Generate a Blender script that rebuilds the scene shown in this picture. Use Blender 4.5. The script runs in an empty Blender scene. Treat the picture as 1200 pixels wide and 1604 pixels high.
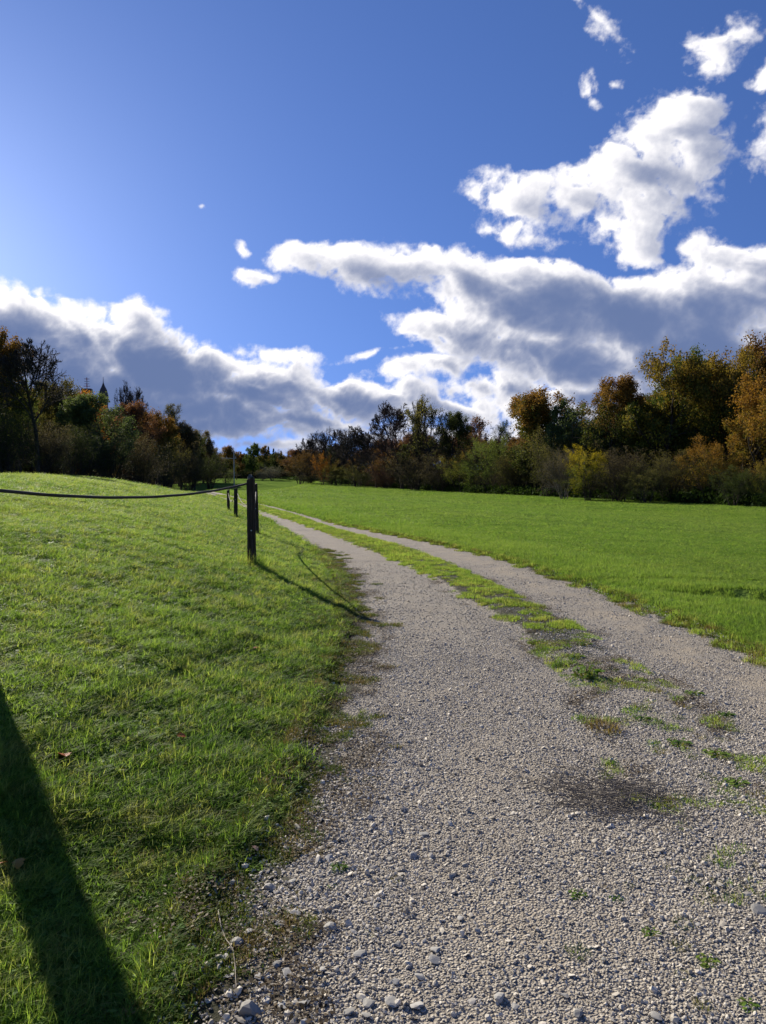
import bpy, math, random
import numpy as np
from mathutils import Vector, Matrix

# ------------------------------------------------------------------ camera
F = 26.0 / 36.0 * 1604.0          # focal length in photo pixels
PITCH = math.radians(-2.8)
EYE = 1.6
scene = bpy.context.scene
cam_d = bpy.data.cameras.new("camera")
cam = bpy.data.objects.new("camera", cam_d)
scene.collection.objects.link(cam)
cam.location = (0, 0, EYE)
cam.rotation_euler = (math.radians(90) + PITCH, 0, 0)
cam_d.sensor_fit = 'VERTICAL'
cam_d.sensor_height = 36.0
cam_d.lens = 26.0
cam_d.clip_start = 0.05
cam_d.clip_end = 6000
scene.camera = cam
scene.render.resolution_x = 766
scene.render.resolution_y = 1024
scene.view_settings.view_transform = 'Standard'
scene.view_settings.look = 'None'
scene.view_settings.exposure = 0.55
scene.view_settings.gamma = 1.0
scene.render.engine = 'CYCLES'
scene.cycles.max_bounces = 6
scene.cycles.transparent_max_bounces = 8

# ------------------------------------------------------------------ sun
SUN_AZ = math.radians(-35.6)       # left of the view direction
SUN_EL = math.radians(27.0)
sunv = Vector((math.sin(SUN_AZ) * math.cos(SUN_EL), math.cos(SUN_AZ) * math.cos(SUN_EL), math.sin(SUN_EL)))
sd = bpy.data.lights.new("sun", 'SUN')
sd.energy = 5.0
sd.angle = math.radians(0.53)
sd.color = (1.0, 0.92, 0.79)
sun = bpy.data.objects.new("sun", sd)
sun.rotation_euler = sunv.to_track_quat('Z', 'Y').to_euler()
sun.location = (-40, 60, 60)
scene.collection.objects.link(sun)

# ------------------------------------------------------------------ world: sky texture and clouds by direction
def N(nt, typ, **kw):
    n = nt.nodes.new(typ)
    for k, v in kw.items():
        setattr(n, k, v)
    return n

def setin(nt, node, idx, val):
    s = node.inputs[idx]
    if isinstance(val, bpy.types.NodeSocket):
        nt.links.new(val, s)
    else:
        s.default_value = val

def M(nt, op, a, b=None, c=None, clamp=False):
    n = N(nt, 'ShaderNodeMath', operation=op, use_clamp=clamp)
    setin(nt, n, 0, a)
    if b is not None: setin(nt, n, 1, b)
    if c is not None: setin(nt, n, 2, c)
    return n.outputs[0]

def VM(nt, op, a, b=None, scale=None):
    n = N(nt, 'ShaderNodeVectorMath', operation=op)
    setin(nt, n, 0, a)
    if b is not None: setin(nt, n, 1, b)
    if scale is not None: setin(nt, n, 'Scale', scale)
    return n.outputs['Value'] if op in ('LENGTH', 'DOT_PRODUCT', 'DISTANCE') else n.outputs['Vector']

def MIX(nt, fac, a, b, mode='MIX'):
    n = N(nt, 'ShaderNodeMix', data_type='RGBA', blend_type=mode)
    setin(nt, n, 0, fac); setin(nt, n, 6, a); setin(nt, n, 7, b)
    return n.outputs[2]

def SS(nt, x, lo, hi):
    n = N(nt, 'ShaderNodeMapRange', interpolation_type='SMOOTHSTEP')
    setin(nt, n, 0, x); setin(nt, n, 1, lo); setin(nt, n, 2, hi); setin(nt, n, 3, 0.0); setin(nt, n, 4, 1.0)
    return n.outputs[0]

def pdir(px, py):
    """direction of a photo pixel in world axes"""
    u = (px - 600.0) / F; v = -(py - 802.0) / F
    return Vector((u, math.cos(PITCH) - v * math.sin(PITCH), math.sin(PITCH) + v * math.cos(PITCH)))

# (centre x, y, half width, half height, tilt degrees, weight)
CLOUDS = [
    # cumulus bank on the left
    (-150, 520, 210, 90, 0, 1.5), (20, 515, 120, 62, 12, 1.2), (110, 535, 100, 56, 16, 1.1), (205, 505, 44, 34, 10, .9),
    (240, 565, 120, 50, 18, 1.6), (335, 588, 80, 40, 16, 1.2), (425, 608, 90, 44, 12, 1.2), (445, 560, 56, 16, 12, .7),
    (540, 625, 76, 30, 4, 1.0), (620, 628, 66, 26, 0, .8), (300, 640, 190, 24, 4, 1.2), (120, 610, 200, 44, 6, 1.5),
    (-90, 640, 200, 46, 0, 1.4), (400, 663, 90, 11, 4, .5), (310, 662, 170, 20, 2, .9), (470, 655, 120, 14, 2, .8), (560, 668, 110, 12, 0, .6), (700, 645, 90, 20, 0, .6),
    (330, 692, 30, 8, 10, .35), (180, 670, 120, 18, 4, .8), (640, 692, 130, 12, 0, .5), (150, 700, 160, 12, 0, .5),
    # big bank on the right
    (476, 404, 46, 24, 4, .75), (545, 420, 66, 34, 14, .9), (650, 420, 70, 34, 8, .85), (735, 448, 86, 46, 10, 1.0),
    (850, 470, 120, 60, 6, 1.7), (980, 492, 130, 54, 6, 1.8), (1110, 480, 110, 62, -4, 1.3), (1210, 450, 90, 56, 0, .9),
    (720, 516, 96, 34, 6, .95), (860, 552, 140, 40, 8, 1.0), (1060, 552, 150, 46, 0, 1.5), (1240, 560, 140, 60, 0, 1.4),
    (690, 575, 96, 15, -6, .6), (800, 606, 130, 22, 0, .6), (980, 620, 150, 34, 0, .8), (1420, 520, 190, 130, 0, 1.3),
    (1130, 405, 50, 34, 0, .8), (1190, 410, 60, 36, 0, .9), (1120, 630, 200, 34, 0, .9), (860, 650, 220, 30, 0, .7), (1040, 670, 260, 40, 0, .8), (700, 690, 200, 16, 0, .45), (480, 700, 120, 9, 0, .25),
    # winged cloud upper right
    (1055, 200, 72, 46, -22, .85), (1000, 265, 84, 48, -28, .85), (1020, 325, 70, 50, -50, .75), (900, 300, 96, 27, -8, .7),
    (812, 318, 66, 30, 18, .65), (752, 293, 26, 18, 0, .45), (1090, 245, 56, 58, 0, .85), (1000, 372, 40, 30, 20, .5),
    (815, 362, 52, 17, 16, .4), (960, 350, 50, 22, 20, .4),
    # scraps
    (400, 433, 42, 16, 6, .55), (380, 382, 18, 9, 30, .4), (309, 321, 8, 3, 0, .2), (1118, 68, 40, 34, -30, .42),
    (936, 138, 18, 22, 20, .38), (1210, 120, 28, 24, 0, .5), (1240, 220, 50, 50, 0, .3), (985, 134, 8, 5, 0, .2),
    (585, 556, 36, 4, -6, .2), (935, 20, 40, 12, 50, .12), (222, 536, 18, 8, 0, .6),
]


# ---- gradient noise on arrays
def perlin(x, y, seed=0):
    xi = np.floor(x).astype(np.int64); yi = np.floor(y).astype(np.int64)
    xf = x - xi; yf = y - yi
    def h(i, j):
        n = (i * 374761393 + j * 668265263 + seed * 1442695041) & 0x7fffffff
        n = ((n ^ (n >> 13)) * 1274126177) & 0x7fffffff
        return ((n ^ (n >> 16)) & 1023) * (2 * np.pi / 1024.0)
    def gr(i, j, dx, dy):
        a = h(i, j); return np.cos(a) * dx + np.sin(a) * dy
    u = xf * xf * xf * (xf * (xf * 6 - 15) + 10); v = yf * yf * yf * (yf * (yf * 6 - 15) + 10)
    a = gr(xi, yi, xf, yf); b = gr(xi + 1, yi, xf - 1, yf)
    c = gr(xi, yi + 1, xf, yf - 1); d = gr(xi + 1, yi + 1, xf - 1, yf - 1)
    return (a + u * (b - a) + v * ((c + u * (d - c)) - (a + u * (b - a)))) * 1.5

def fbm(x, y, seed=0, octv=5, gain=.5):
    s = np.zeros_like(x, dtype=float); a = 1.0; f = 1.0
    for k in range(octv):
        s += a * perlin(x * f + 17.3 * k, y * f - 9.1 * k, seed + k); a *= gain; f *= 2.03
    return s

def billow(x, y, seed=0, octv=4, gain=.5):
    s = np.zeros_like(x, dtype=float); a = 1.0; f = 1.0; t = 0.0
    for k in range(octv):
        s += a * (1 - np.abs(perlin(x * f + 7.7 * k, y * f + 3.1 * k, seed + k)) * 1.7); t += a; a *= gain; f *= 2.1
    return s / t                       # about 0.55 on average, 1 on the ridges between lumps

def sstep_(x, a, b):
    t = np.clip((x - a) / (b - a), 0, 1); return t * t * (3 - 2 * t)

def cloud_field(U, W):
    wx = fbm(U * 8, W * 11, 3, 4); wy = fbm(U * 8 + 50, W * 11, 4, 4)
    u = U + .020 * wx; w = W + .014 * wy
    acc = np.full(U.shape, -3.0); k = .14
    for (px, py, a, b, tilt, wt) in CLOUDS:
        d = pdir(px, py); cu, cw = d.x / d.y, d.z / d.y
        t = -math.radians(tilt); du = u - cu; dw = w - cw
        p = (du * math.cos(t) + dw * math.sin(t)) / (a * 1.16 / F); q = (-du * math.sin(t) + dw * math.cos(t)) / (b * 1.16 / F)
        v = wt * (1 - np.sqrt(p * p + q * q))
        h = np.maximum(k - np.abs(acc - v), 0) / k
        acc = np.maximum(acc, v) + h * h * k * .25
    # billows are crisp on the upper edges and soft below
    puff = (1 - billow(u * 13, w * 16, 21, 5, .55)) * 1.55 - .62
    fine = fbm(u * 26, w * 34, 9, 5, .55)
    amp = np.clip(.35 + acc * 1.3, .35, 1.0)      # thin scraps stay whole
    return acc + .03 + (puff * .60 + fine * .22) * amp

def build_sky():
    """the clouds: a far shell carrying their depth of cloud and painted sun shading; the blue behind is the world's sky"""
    us = np.arange(-1.25, 1.25, .0021); ws = np.arange(-.012, .80, .0021)
    U, W = np.meshgrid(us, ws)
    D = cloud_field(U, W)
    S = np.array([sunv.x / sunv.y, sunv.z / sunv.y])
    dx = S[0] - U; dy = S[1] - W; L = np.sqrt(dx * dx + dy * dy) + 1e-6
    sun_shade = np.zeros_like(D)
    dist = 0.0
    for st in (.006, .014, .026, .044, .07):
        Dk = cloud_field(U + dx / L * st, W + dy / L * st)
        sun_shade += np.clip(Dk, 0, 1.1) * (st - dist) * 15
        dist = st
    # brighter colour painted on sides that face the sun: slope of the cloud towards the sun at two sizes
    r1 = (cloud_field(U - dx / L * .010, W - dy / L * .010) - cloud_field(U + dx / L * .010, W + dy / L * .010))
    r2 = (cloud_field(U - dx / L * .030, W - dy / L * .030) - cloud_field(U + dx / L * .030, W + dy / L * .030))
    relief = (np.tanh(r1 * 1.1) * .34 + np.tanh(r2 * .9) * .50) * np.clip(1.25 - .75 * D, .22, 1)
    low = sstep_(W, .34, .10)                       # painted shade: bases darker than tops
    left = sstep_(U, .02, -.12)
    relief = relief * (1 - .45 * left)
    sun_shade = sun_shade * (.95 + .25 * left) + np.clip(D - .25, 0, 2.0) * (.28 + .95 * low) - relief * .62
    keep = D > -.45
    # widen the kept area a little, drop everything else
    fk = keep[:-1, :-1] | keep[1:, :-1] | keep[:-1, 1:] | keep[1:, 1:]
    idx = np.arange(U.size).reshape(U.shape)
    q = np.stack([idx[:-1, :-1][fk], idx[:-1, 1:][fk], idx[1:, 1:][fk], idx[1:, :-1][fk]], 1)
    used, inv = np.unique(q.ravel(), return_inverse=True)
    n = 1 / np.sqrt(1 + U ** 2 + W ** 2)
    P = np.stack([U * n, n, W * n], -1).reshape(-1, 3)[used] * 3000.0 + np.array([0, 0, EYE])
    me = mesh_np("sky", P, inv.reshape(-1, 4))
    for nm, arr in (("depth", D), ("sun_shade", sun_shade)):
        at = me.attributes.new(nm, 'FLOAT', 'POINT'); at.data.foreach_set("value", arr.ravel()[used].astype(np.float32))
    m = bpy.data.materials.new("cloud"); m.use_nodes = True; nt = m.node_tree; nt.nodes.clear()
    geo = N(nt, 'ShaderNodeTexCoord')
    nz = N(nt, 'ShaderNodeTexNoise'); setin(nt, nz, 'Vector', geo.outputs['Object']); setin(nt, nz, 'Scale', .035); setin(nt, nz, 'Detail', 4.0); setin(nt, nz, 'Roughness', .6)
    fz = M(nt, 'SUBTRACT', nz.outputs['Fac'], .5)
    a1 = N(nt, 'ShaderNodeAttribute', attribute_name="depth"); a2 = N(nt, 'ShaderNodeAttribute', attribute_name="sun_shade")
    dd = M(nt, 'MULTIPLY_ADD', fz, .42, a1.outputs['Fac'])
    tt = M(nt, 'MAXIMUM', M(nt, 'MULTIPLY_ADD', fz, .35, a2.outputs['Fac']), 0.0)
    alpha = SS(nt, dd, -.04, .36)
    T = M(nt, 'EXPONENT', M(nt, 'MULTIPLY', tt, -1.0))
    col = MIX(nt, SS(nt, T, .10, 1.0), (.140, .200, .385, 1), (1.15, 1.12, 1.12, 1))
    em = N(nt, 'ShaderNodeEmission'); em.inputs[1].default_value = .70; nt.links.new(col, em.inputs[0])
    tr = N(nt, 'ShaderNodeBsdfTransparent'); mx = N(nt, 'ShaderNodeMixShader')
    nt.links.new(alpha, mx.inputs[0]); nt.links.new(tr.outputs[0], mx.inputs[1]); nt.links.new(em.outputs[0], mx.inputs[2])
    o = N(nt, 'ShaderNodeOutputMaterial'); nt.links.new(mx.outputs[0], o.inputs[0])
    m.cycles.emission_sampling = 'NONE'
    me.materials.append(m)
    ob = bpy.data.objects.new("sky", me); scene.collection.objects.link(ob)
    ob["kind"] = "structure"; ob["label"] = "white and grey cumulus clouds in a deep blue sky"; ob["category"] = "sky"

def mesh_np(name, verts, quads=None, tris=None, smooth=False, mat_idx=None):
    """mesh from arrays; quads (n,4) and tris (n,3)"""
    me = bpy.data.meshes.new(name)
    verts = np.ascontiguousarray(verts, dtype=np.float32)
    nq = 0 if quads is None else len(quads); ntr = 0 if tris is None else len(tris)
    me.vertices.add(len(verts)); me.vertices.foreach_set("co", verts.ravel())
    li = []
    if nq: li.append(np.asarray(quads, dtype=np.int32).ravel())
    if ntr: li.append(np.asarray(tris, dtype=np.int32).ravel())
    li = np.concatenate(li)
    me.loops.add(len(li)); me.loops.foreach_set("vertex_index", li)
    me.polygons.add(nq + ntr)
    st = np.concatenate([np.arange(nq) * 4, nq * 4 + np.arange(ntr) * 3]).astype(np.int32)
    me.polygons.foreach_set("loop_start", st)
    if mat_idx is not None: me.polygons.foreach_set("material_index", np.asarray(mat_idx, dtype=np.int32))
    me.update(calc_edges=True)
    if smooth: me.polygons.foreach_set("use_smooth", np.ones(nq + ntr, dtype=bool))
    return me

SKYK = 0.076
def build_world():
    w = bpy.data.worlds.new("World"); scene.world = w; w.use_nodes = True
    nt = w.node_tree; nt.nodes.clear()
    sky = N(nt, 'ShaderNodeTexSky', sky_type='NISHITA')
    sky.sun_disc = False; sky.sun_elevation = SUN_EL; sky.sun_rotation = SUN_AZ
    sky.air_density = 1.0; sky.dust_density = .5; sky.ozone_density = 3.0; sky.altitude = 400
    tc = N(nt, 'ShaderNodeTexCoord')
    v = VM(nt, 'ADD', VM(nt, 'MULTIPLY', tc.outputs['Generated'], (1, 1, .85)), (0, 0, .26))   # sky sampled higher up: no pale belt at the horizon
    nt.links.new(v, sky.inputs['Vector'])
    c = MIX(nt, 1.0, sky.outputs[0], (.64, .82, 1.25, 1), 'MULTIPLY')
    bg = N(nt, 'ShaderNodeBackground'); setin(nt, bg, 1, SKYK); nt.links.new(c, bg.inputs[0])
    wo = N(nt, 'ShaderNodeOutputWorld'); nt.links.new(bg.outputs[0], wo.inputs[0])
build_world()
build_sky()

# ------------------------------------------------------------------ helpers
C = scene.collection
rng = np.random.default_rng(7)

def tag(o, label=None, cat=None, group=None, kind=None):
    if label: o["label"] = label
    if cat: o["category"] = cat
    if group: o["group"] = group
    if kind: o["kind"] = kind
    return o

def link_mesh(name, me, mat=None, parent=None, loc=None):
    o = bpy.data.objects.new(name, me); C.objects.link(o)
    if mat is not None:
        for m in (mat if isinstance(mat, (list, tuple)) else [mat]): me.materials.append(m)
    if parent is not None: o.parent = parent
    if loc is not None: o.location = loc
    return o

def empty(name, loc, rz=0.0):
    o = bpy.data.objects.new(name, None); C.objects.link(o); o.location = loc; o.rotation_euler = (0, 0, rz)
    o.empty_display_size = .2
    return o

def sstep(x, a, b):
    t = np.clip((x - a) / (b - a), 0, 1); return t * t * (3 - 2 * t)

def on_plane(px, py, z=0.0):
    d = pdir(px, py); t = (z - EYE) / d.z
    return d.x * t, d.y * t

def edge(pts, behind):
    q = [on_plane(a, b) for a, b in pts]
    q.sort(key=lambda p: p[1])
    ys = [behind[1]] + [p[1] for p in q]; xs = [behind[0]] + [p[0] for p in q]
    return np.array(ys), np.array(xs)

# edges of the two wheel tracks, traced on the flat ground (x as a function of y)
E_L = edge([(280, 1604), (312, 1500), (335, 1420), (395, 1350), (440, 1280), (480, 1200), (502, 1130), (530, 1050), (548, 985), (550, 950), (545, 930),
            (533, 900), (500, 863), (450, 830), (407, 807), (372, 790), (345, 779.5), (327, 774.5), (306, 770)], (-.75, -6))
E_ML = edge([(985, 1160), (930, 1100), (890, 1050), (850, 1020), (810, 985), (765, 955), (730, 940), (700, 915), (660, 897), (610, 875), (560, 855), (500, 832), (457, 816),
             (407, 800), (372, 786), (345, 777.5), (327, 773.2), (309, 769.2)], (1.5, -6))
E_MR = edge([(1120, 1160), (1040, 1080), (960, 1020), (890, 975), (840, 955), (793, 927), (750, 907), (700, 883), (633, 858), (533, 832), (450, 804), (407, 792.5),
             (372, 782), (350, 776), (335, 772.6), (317, 768.8)], (2.1, -6))
E_R = edge([(1330, 1090), (1200, 1038), (1167, 1022), (1117, 998), (1060, 975), (967, 938), (860, 900), (800, 880), (700, 856), (633, 842), (533, 822), (430, 794),
            (400, 788), (372, 779), (352, 773.8), (338, 771), (321, 767.8)], (5.2, -6))
def ex(E, y): return np.interp(y, E[0], E[1])

Y_END = 78.0
# from the bend onward the track runs on to the left behind the bank
def xl(y): return np.where(y > Y_END, -19.5 - (y - Y_END) * 2.2, ex(E_L, y))
def xr(y): return np.where(y > Y_END, -18.2 - (y - Y_END) * 2.2, ex(E_R, y))

DIKE_D = [-1, 0, .25, .8, 1.8, 3.8, 6.1, 8.0, 10, 14, 22, 34]
DIKE_Z = [0, 0, .06, .19, .45, .88, 1.28, 1.50, 1.50, 1.44, .7, .1]
def ground_z(x, y):
    x = np.asarray(x, float); y = np.asarray(y, float)
    d = xl(y) - x
    toe = np.interp(y, [0, 10.5, 17, 24.5, 32, 45], [0, .0, .30, .55, .95, 1.1])
    amp = np.interp(y, [-20, 0, 40, 52, 68, 78], [.9, 1, 1, .97, .45, 0.0])
    z = np.interp(np.maximum(d - toe, -1), DIKE_D, DIKE_Z) * amp
    z = z + sstep(d, .8, 5) * (perlin(x * .35, y * .35, 5) * .05 + perlin(x * 1.1, y * 1.1, 6) * .018)
    z = z + .10 * np.exp(-((d - 8) ** 2) / 14) * np.exp(-((y - 27) ** 2) / 120)
    # grass field on the right: falls away gently
    e = x - xr(y)
    z = z + sstep(e, -.1, .35) * .05 - sstep(e, 1.2, 30) * .95 * (1 - sstep(y, 150, 270))
    z = z + sstep(e, .3, 2) * perlin(x * .5, y * .5, 8) * .02
    # dark hollow in the field edge on the right
    hx = (x - 4.85) * .80 + (y - 9.1) * -.60; hy = (x - 4.85) * .60 + (y - 9.1) * .80
    z = z - .30 * np.exp(-(hx / .95) ** 2 - (hy / .16) ** 2) + .10 * np.exp(-(hx / 1.1) ** 2 - ((hy - .42) / .25) ** 2)
    # bed of the track
    inside = sstep(d, .12, -.12) * sstep(e, .12, -.12) * (y < Y_END + 2)
    z = z - .035 * inside
    # low bank beyond the field on the left
    bx, by, cx, cy = -62.0, 140.0, -25.5, 157.0
    tt = np.clip(((x - bx) * (cx - bx) + (y - by) * (cy - by)) / ((cx - bx) ** 2 + (cy - by) ** 2), 0, 1)
    dist = np.hypot(x - (bx + tt * (cx - bx)), y - (by + tt * (cy - by)))
    z = z + 1.05 * np.exp(-(dist / 2.6) ** 2)
    # wooded hills
    z = z + 23 * np.exp(-(((x + 95) / 62) ** 2 + ((y - 225) / 95) ** 2)) * sstep(-(x + .12 * y), 28, 70)
    z = z + 17 * np.exp(-(((x - 95) / 50) ** 2 + ((y - 125) / 90) ** 2)) * sstep(x - 22 - (100 - y) * .25, 6, 46)
    z = z + 9 * np.exp(-(((x + 50) / 150) ** 2 + ((y - 460) / 120) ** 2))
    z = z - sstep(np.hypot(x, y), 900, 2500) * 10
    return z
def gz(x, y): return float(ground_z(np.array([x]), np.array([y]))[0])

def at(px, Y, dz=0.0):
    """ground point in the direction of photo column px at distance Y"""
    x = (px - 600.0) / F * Y * 1.0
    return x, Y, gz(x, Y) + dz

# ------------------------------------------------------------------ materials
def new_mat(name):
    m = bpy.data.materials.new(name); m.use_nodes = True; nt = m.node_tree; nt.nodes.clear()
    return m, nt
def out(nt, sh, disp=None):
    o = N(nt, 'ShaderNodeOutputMaterial'); nt.links.new(sh, o.inputs[0])
def noise(nt, vec, scale, detail=3.0, rough=.55, dist=0.0):
    n = N(nt, 'ShaderNodeTexNoise'); setin(nt, n, 'Vector', vec); setin(nt, n, 'Scale', scale); setin(nt, n, 'Detail', detail)
    setin(nt, n, 'Roughness', rough); setin(nt, n, 'Distortion', dist); return n.outputs['Fac']
def pos(nt): return N(nt, 'ShaderNodeNewGeometry').outputs['Position']
def rgb(r, g, b): return (r, g, b, 1)
def principled(nt, col, rough=.8, spec=.3, normal=None):
    p = N(nt, 'ShaderNodeBsdfPrincipled'); setin(nt, p, 'Base Color', col); setin(nt, p, 'Roughness', rough); setin(nt, p, 'Specular IOR Level', spec)
    if normal is not None: nt.links.new(normal, p.inputs['Normal'])
    return p.outputs[0]
def bump(nt, h, strength=.5, dist=.02):
    b = N(nt, 'ShaderNodeBump'); setin(nt, b, 'Height', h); setin(nt, b, 'Strength', strength); setin(nt, b, 'Distance', dist); return b.outputs[0]
def attr(nt, name, typ='GEOMETRY'):
    return N(nt, 'ShaderNodeAttribute', attribute_name=name, attribute_type=typ)

def mat_ground():
    m, nt = new_mat("turf"); p = pos(nt)
    a = noise(nt, p, .12, 4); b = noise(nt, p, 1.3, 5, .62); c = noise(nt, p, 14, 4, .65)
    col = MIX(nt, SS(nt, a, .35, .65), rgb(.110, .180, .034), rgb(.150, .225, .044))
    col = MIX(nt, M(nt, 'MULTIPLY', SS(nt, b, .50, .72), .65), col, rgb(.050, .085, .012))
    col = MIX(nt, M(nt, 'MULTIPLY', SS(nt, c, .50, .75), .6), col, rgb(.030, .052, .010))
    lit = attr(nt, "soil").outputs['Fac']
    col = MIX(nt, lit, col, MIX(nt, SS(nt, c, .4, .6), rgb(.030, .024, .015), rgb(.075, .062, .042)))
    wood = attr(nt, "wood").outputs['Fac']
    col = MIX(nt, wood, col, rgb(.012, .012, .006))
    out(nt, principled(nt, col, 1.0, .0, bump(nt, M(nt, 'ADD', c, M(nt, 'MULTIPLY', b, 2.0)), .8, .06)))
    return m

def mat_gravel():
    m, nt = new_mat("gravel_bed"); p = pos(nt)
    v = N(nt, 'ShaderNodeTexVoronoi'); setin(nt, v, 'Vector', p); setin(nt, v, 'Scale', 95.0)
    v2 = N(nt, 'ShaderNodeTexVoronoi'); setin(nt, v2, 'Vector', p); setin(nt, v2, 'Scale', 150.0)
    sep = N(nt, 'ShaderNodeSeparateColor'); nt.links.new(v.outputs['Color'], sep.inputs[0])
    base = MIX(nt, sep.outputs[0], rgb(.28, .247, .198), rgb(.49, .44, .36))
    big = noise(nt, p, .9, 4, .6)
    base = MIX(nt, M(nt, 'MULTIPLY', SS(nt, big, .45, .70), .45), base, rgb(.24, .215, .18))
    base = MIX(nt, M(nt, 'MULTIPLY', SS(nt, v.outputs['Distance'], .35, .75), .55), base, rgb(.12, .10, .08))
    # sandy wheel-worn streaks: attribute carries how much fine sand lies between the stones
    sand = M(nt, 'MULTIPLY', attr(nt, "sand").outputs['Fac'], SS(nt, noise(nt, p, 2.2, 5, .65), .38, .62))
    base = MIX(nt, sand, base, MIX(nt, sep.outputs[1], rgb(.33, .275, .20), rgb(.45, .385, .29)))
    soil = attr(nt, "soil").outputs['Fac']
    sf = SS(nt, M(nt, 'ADD', soil, M(nt, 'MULTIPLY', M(nt, 'SUBTRACT', noise(nt, p, 5.0, 5, .7), .5), 1.5)), .38, .62)
    col = MIX(nt, sf, base, MIX(nt, noise(nt, p, 30, 3), rgb(.022, .026, .010), rgb(.072, .066, .036)))
    h = M(nt, 'ADD', M(nt, 'MULTIPLY', v.outputs['Distance'], -1.0), M(nt, 'MULTIPLY', v2.outputs['Distance'], -.4))
    h = M(nt, 'ADD', M(nt, 'MULTIPLY', h, M(nt, 'SUBTRACT', 1.0, sf)), M(nt, 'MULTIPLY', noise(nt, p, 45, 5, .7), M(nt, 'MULTIPLY', sf, 1.2)))
    out(nt, principled(nt, col, .85, .2, bump(nt, h, 1.0, .011)))
    return m

def mat_stone(name, dark, light):
    m, nt = new_mat(name)
    r = N(nt, 'ShaderNodeObjectInfo').outputs['Random']
    tc = N(nt, 'ShaderNodeTexCoord').outputs['Object']
    col = MIX(nt, r, dark, light)
    col = MIX(nt, M(nt, 'MULTIPLY', SS(nt, noise(nt, tc, 1.6, 4), .5, .7), .35), col, rgb(.20, .185, .16))
    out(nt, principled(nt, col, .78, .3))
    return m

def leaf_shader(nt, col, trans=.45, rough=.5, spec=.25):
    p = principled(nt, col, rough, spec)
    t = N(nt, 'ShaderNodeBsdfTranslucent'); setin(nt, t, 0, MIX(nt, 1.0, col, rgb(1.25, 1.3, .8), 'MULTIPLY'))
    mx = N(nt, 'ShaderNodeMixShader'); mx.inputs[0].default_value = trans
    nt.links.new(p, mx.inputs[1]); nt.links.new(t.outputs[0], mx.inputs[2])
    return mx.outputs[0]

def mat_grass(name, c_dark, c_mid, c_dry, dry_amt=.25, trans=.5, spec=.10):
    m, nt = new_mat(name); p = pos(nt)
    r = N(nt, 'ShaderNodeObjectInfo').outputs['Random']
    a = noise(nt, p, .55, 4, .6); b = noise(nt, p, 4.0, 3, .6); big = noise(nt, p, .09, 3, .5)
    f = M(nt, 'ADD', M(nt, 'MULTIPLY', a, .9), M(nt, 'MULTIPLY', r, .45))
    col = MIX(nt, SS(nt, f, .42, .95), c_dark, c_mid)
    d = M(nt, 'MULTIPLY', SS(nt, M(nt, 'ADD', b, M(nt, 'MULTIPLY', r, .35)), .62, .92), dry_amt * 2)
    col = MIX(nt, d, col, c_dry)
    col = MIX(nt, M(nt, 'MULTIPLY', SS(nt, big, .40, .66), .30), col, MIX(nt, .6, c_mid, c_dry))
    dk = noise(nt, p, 9.0, 3, .6)
    col = MIX(nt, M(nt, 'MULTIPLY', SS(nt, dk, .52, .70), .55), col, c_dark)
    out(nt, leaf_shader(nt, col, trans, .55, spec))
    return m

GROUND = mat_ground(); GRAVEL = mat_gravel()
STONE = mat_stone("limestone", rgb(.32, .282, .220), rgb(.69, .625, .51))

# ------------------------------------------------------------------ terrain sheet
def build_terrain():
    nr = 330
    r = .35 * (3500 / .35) ** (np.linspace(0, 1, nr))
    front = np.radians(np.linspace(-40, 40, 420)); back = np.radians(np.linspace(40, 320, 82))[1:-1]
    th = np.concatenate([front, back]); nth = len(th)
    R, T = np.meshgrid(r, th, indexing='ij')
    X = R * np.sin(T); Y = R * np.cos(T); Z = ground_z(X, Y)
    V = np.concatenate([[[0, 0, gz(0, 0)]], np.stack([X, Y, Z], -1).reshape(-1, 3)])
    i = np.arange(nr - 1)[:, None]; j = np.arange(nth)[None, :]; j2 = (j + 1) % nth
    q = np.stack([1 + i * nth + j, 1 + (i + 1) * nth + j, 1 + (i + 1) * nth + j2, 1 + i * nth + j2], -1).reshape(-1, 4)
    jj = np.arange(nth); t = np.stack([np.zeros(nth, int), 1 + jj, 1 + (jj + 1) % nth], 1)
    me = mesh_np("ground", V, q[:, ::-1], t[:, ::-1], smooth=True)
    x, y = V[:, 0], V[:, 1]
    d = xl(y) - x; e = x - xr(y)
    soil = sstep(d, .75, .1) * (d > -.5) * np.interp(y, [0, 6, 12, 20], [1, 1, .55, .2]) * .9 + sstep(e, .35, .0) * (e > -.5) * .5
    soil = np.where(y > Y_END, 0, soil)
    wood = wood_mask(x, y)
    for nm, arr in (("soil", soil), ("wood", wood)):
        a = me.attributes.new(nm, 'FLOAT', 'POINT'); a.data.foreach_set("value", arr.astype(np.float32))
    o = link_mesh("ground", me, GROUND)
    tag(o, "grassy meadow ground with a low grassy bank on the left", "ground", kind="structure")

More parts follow.
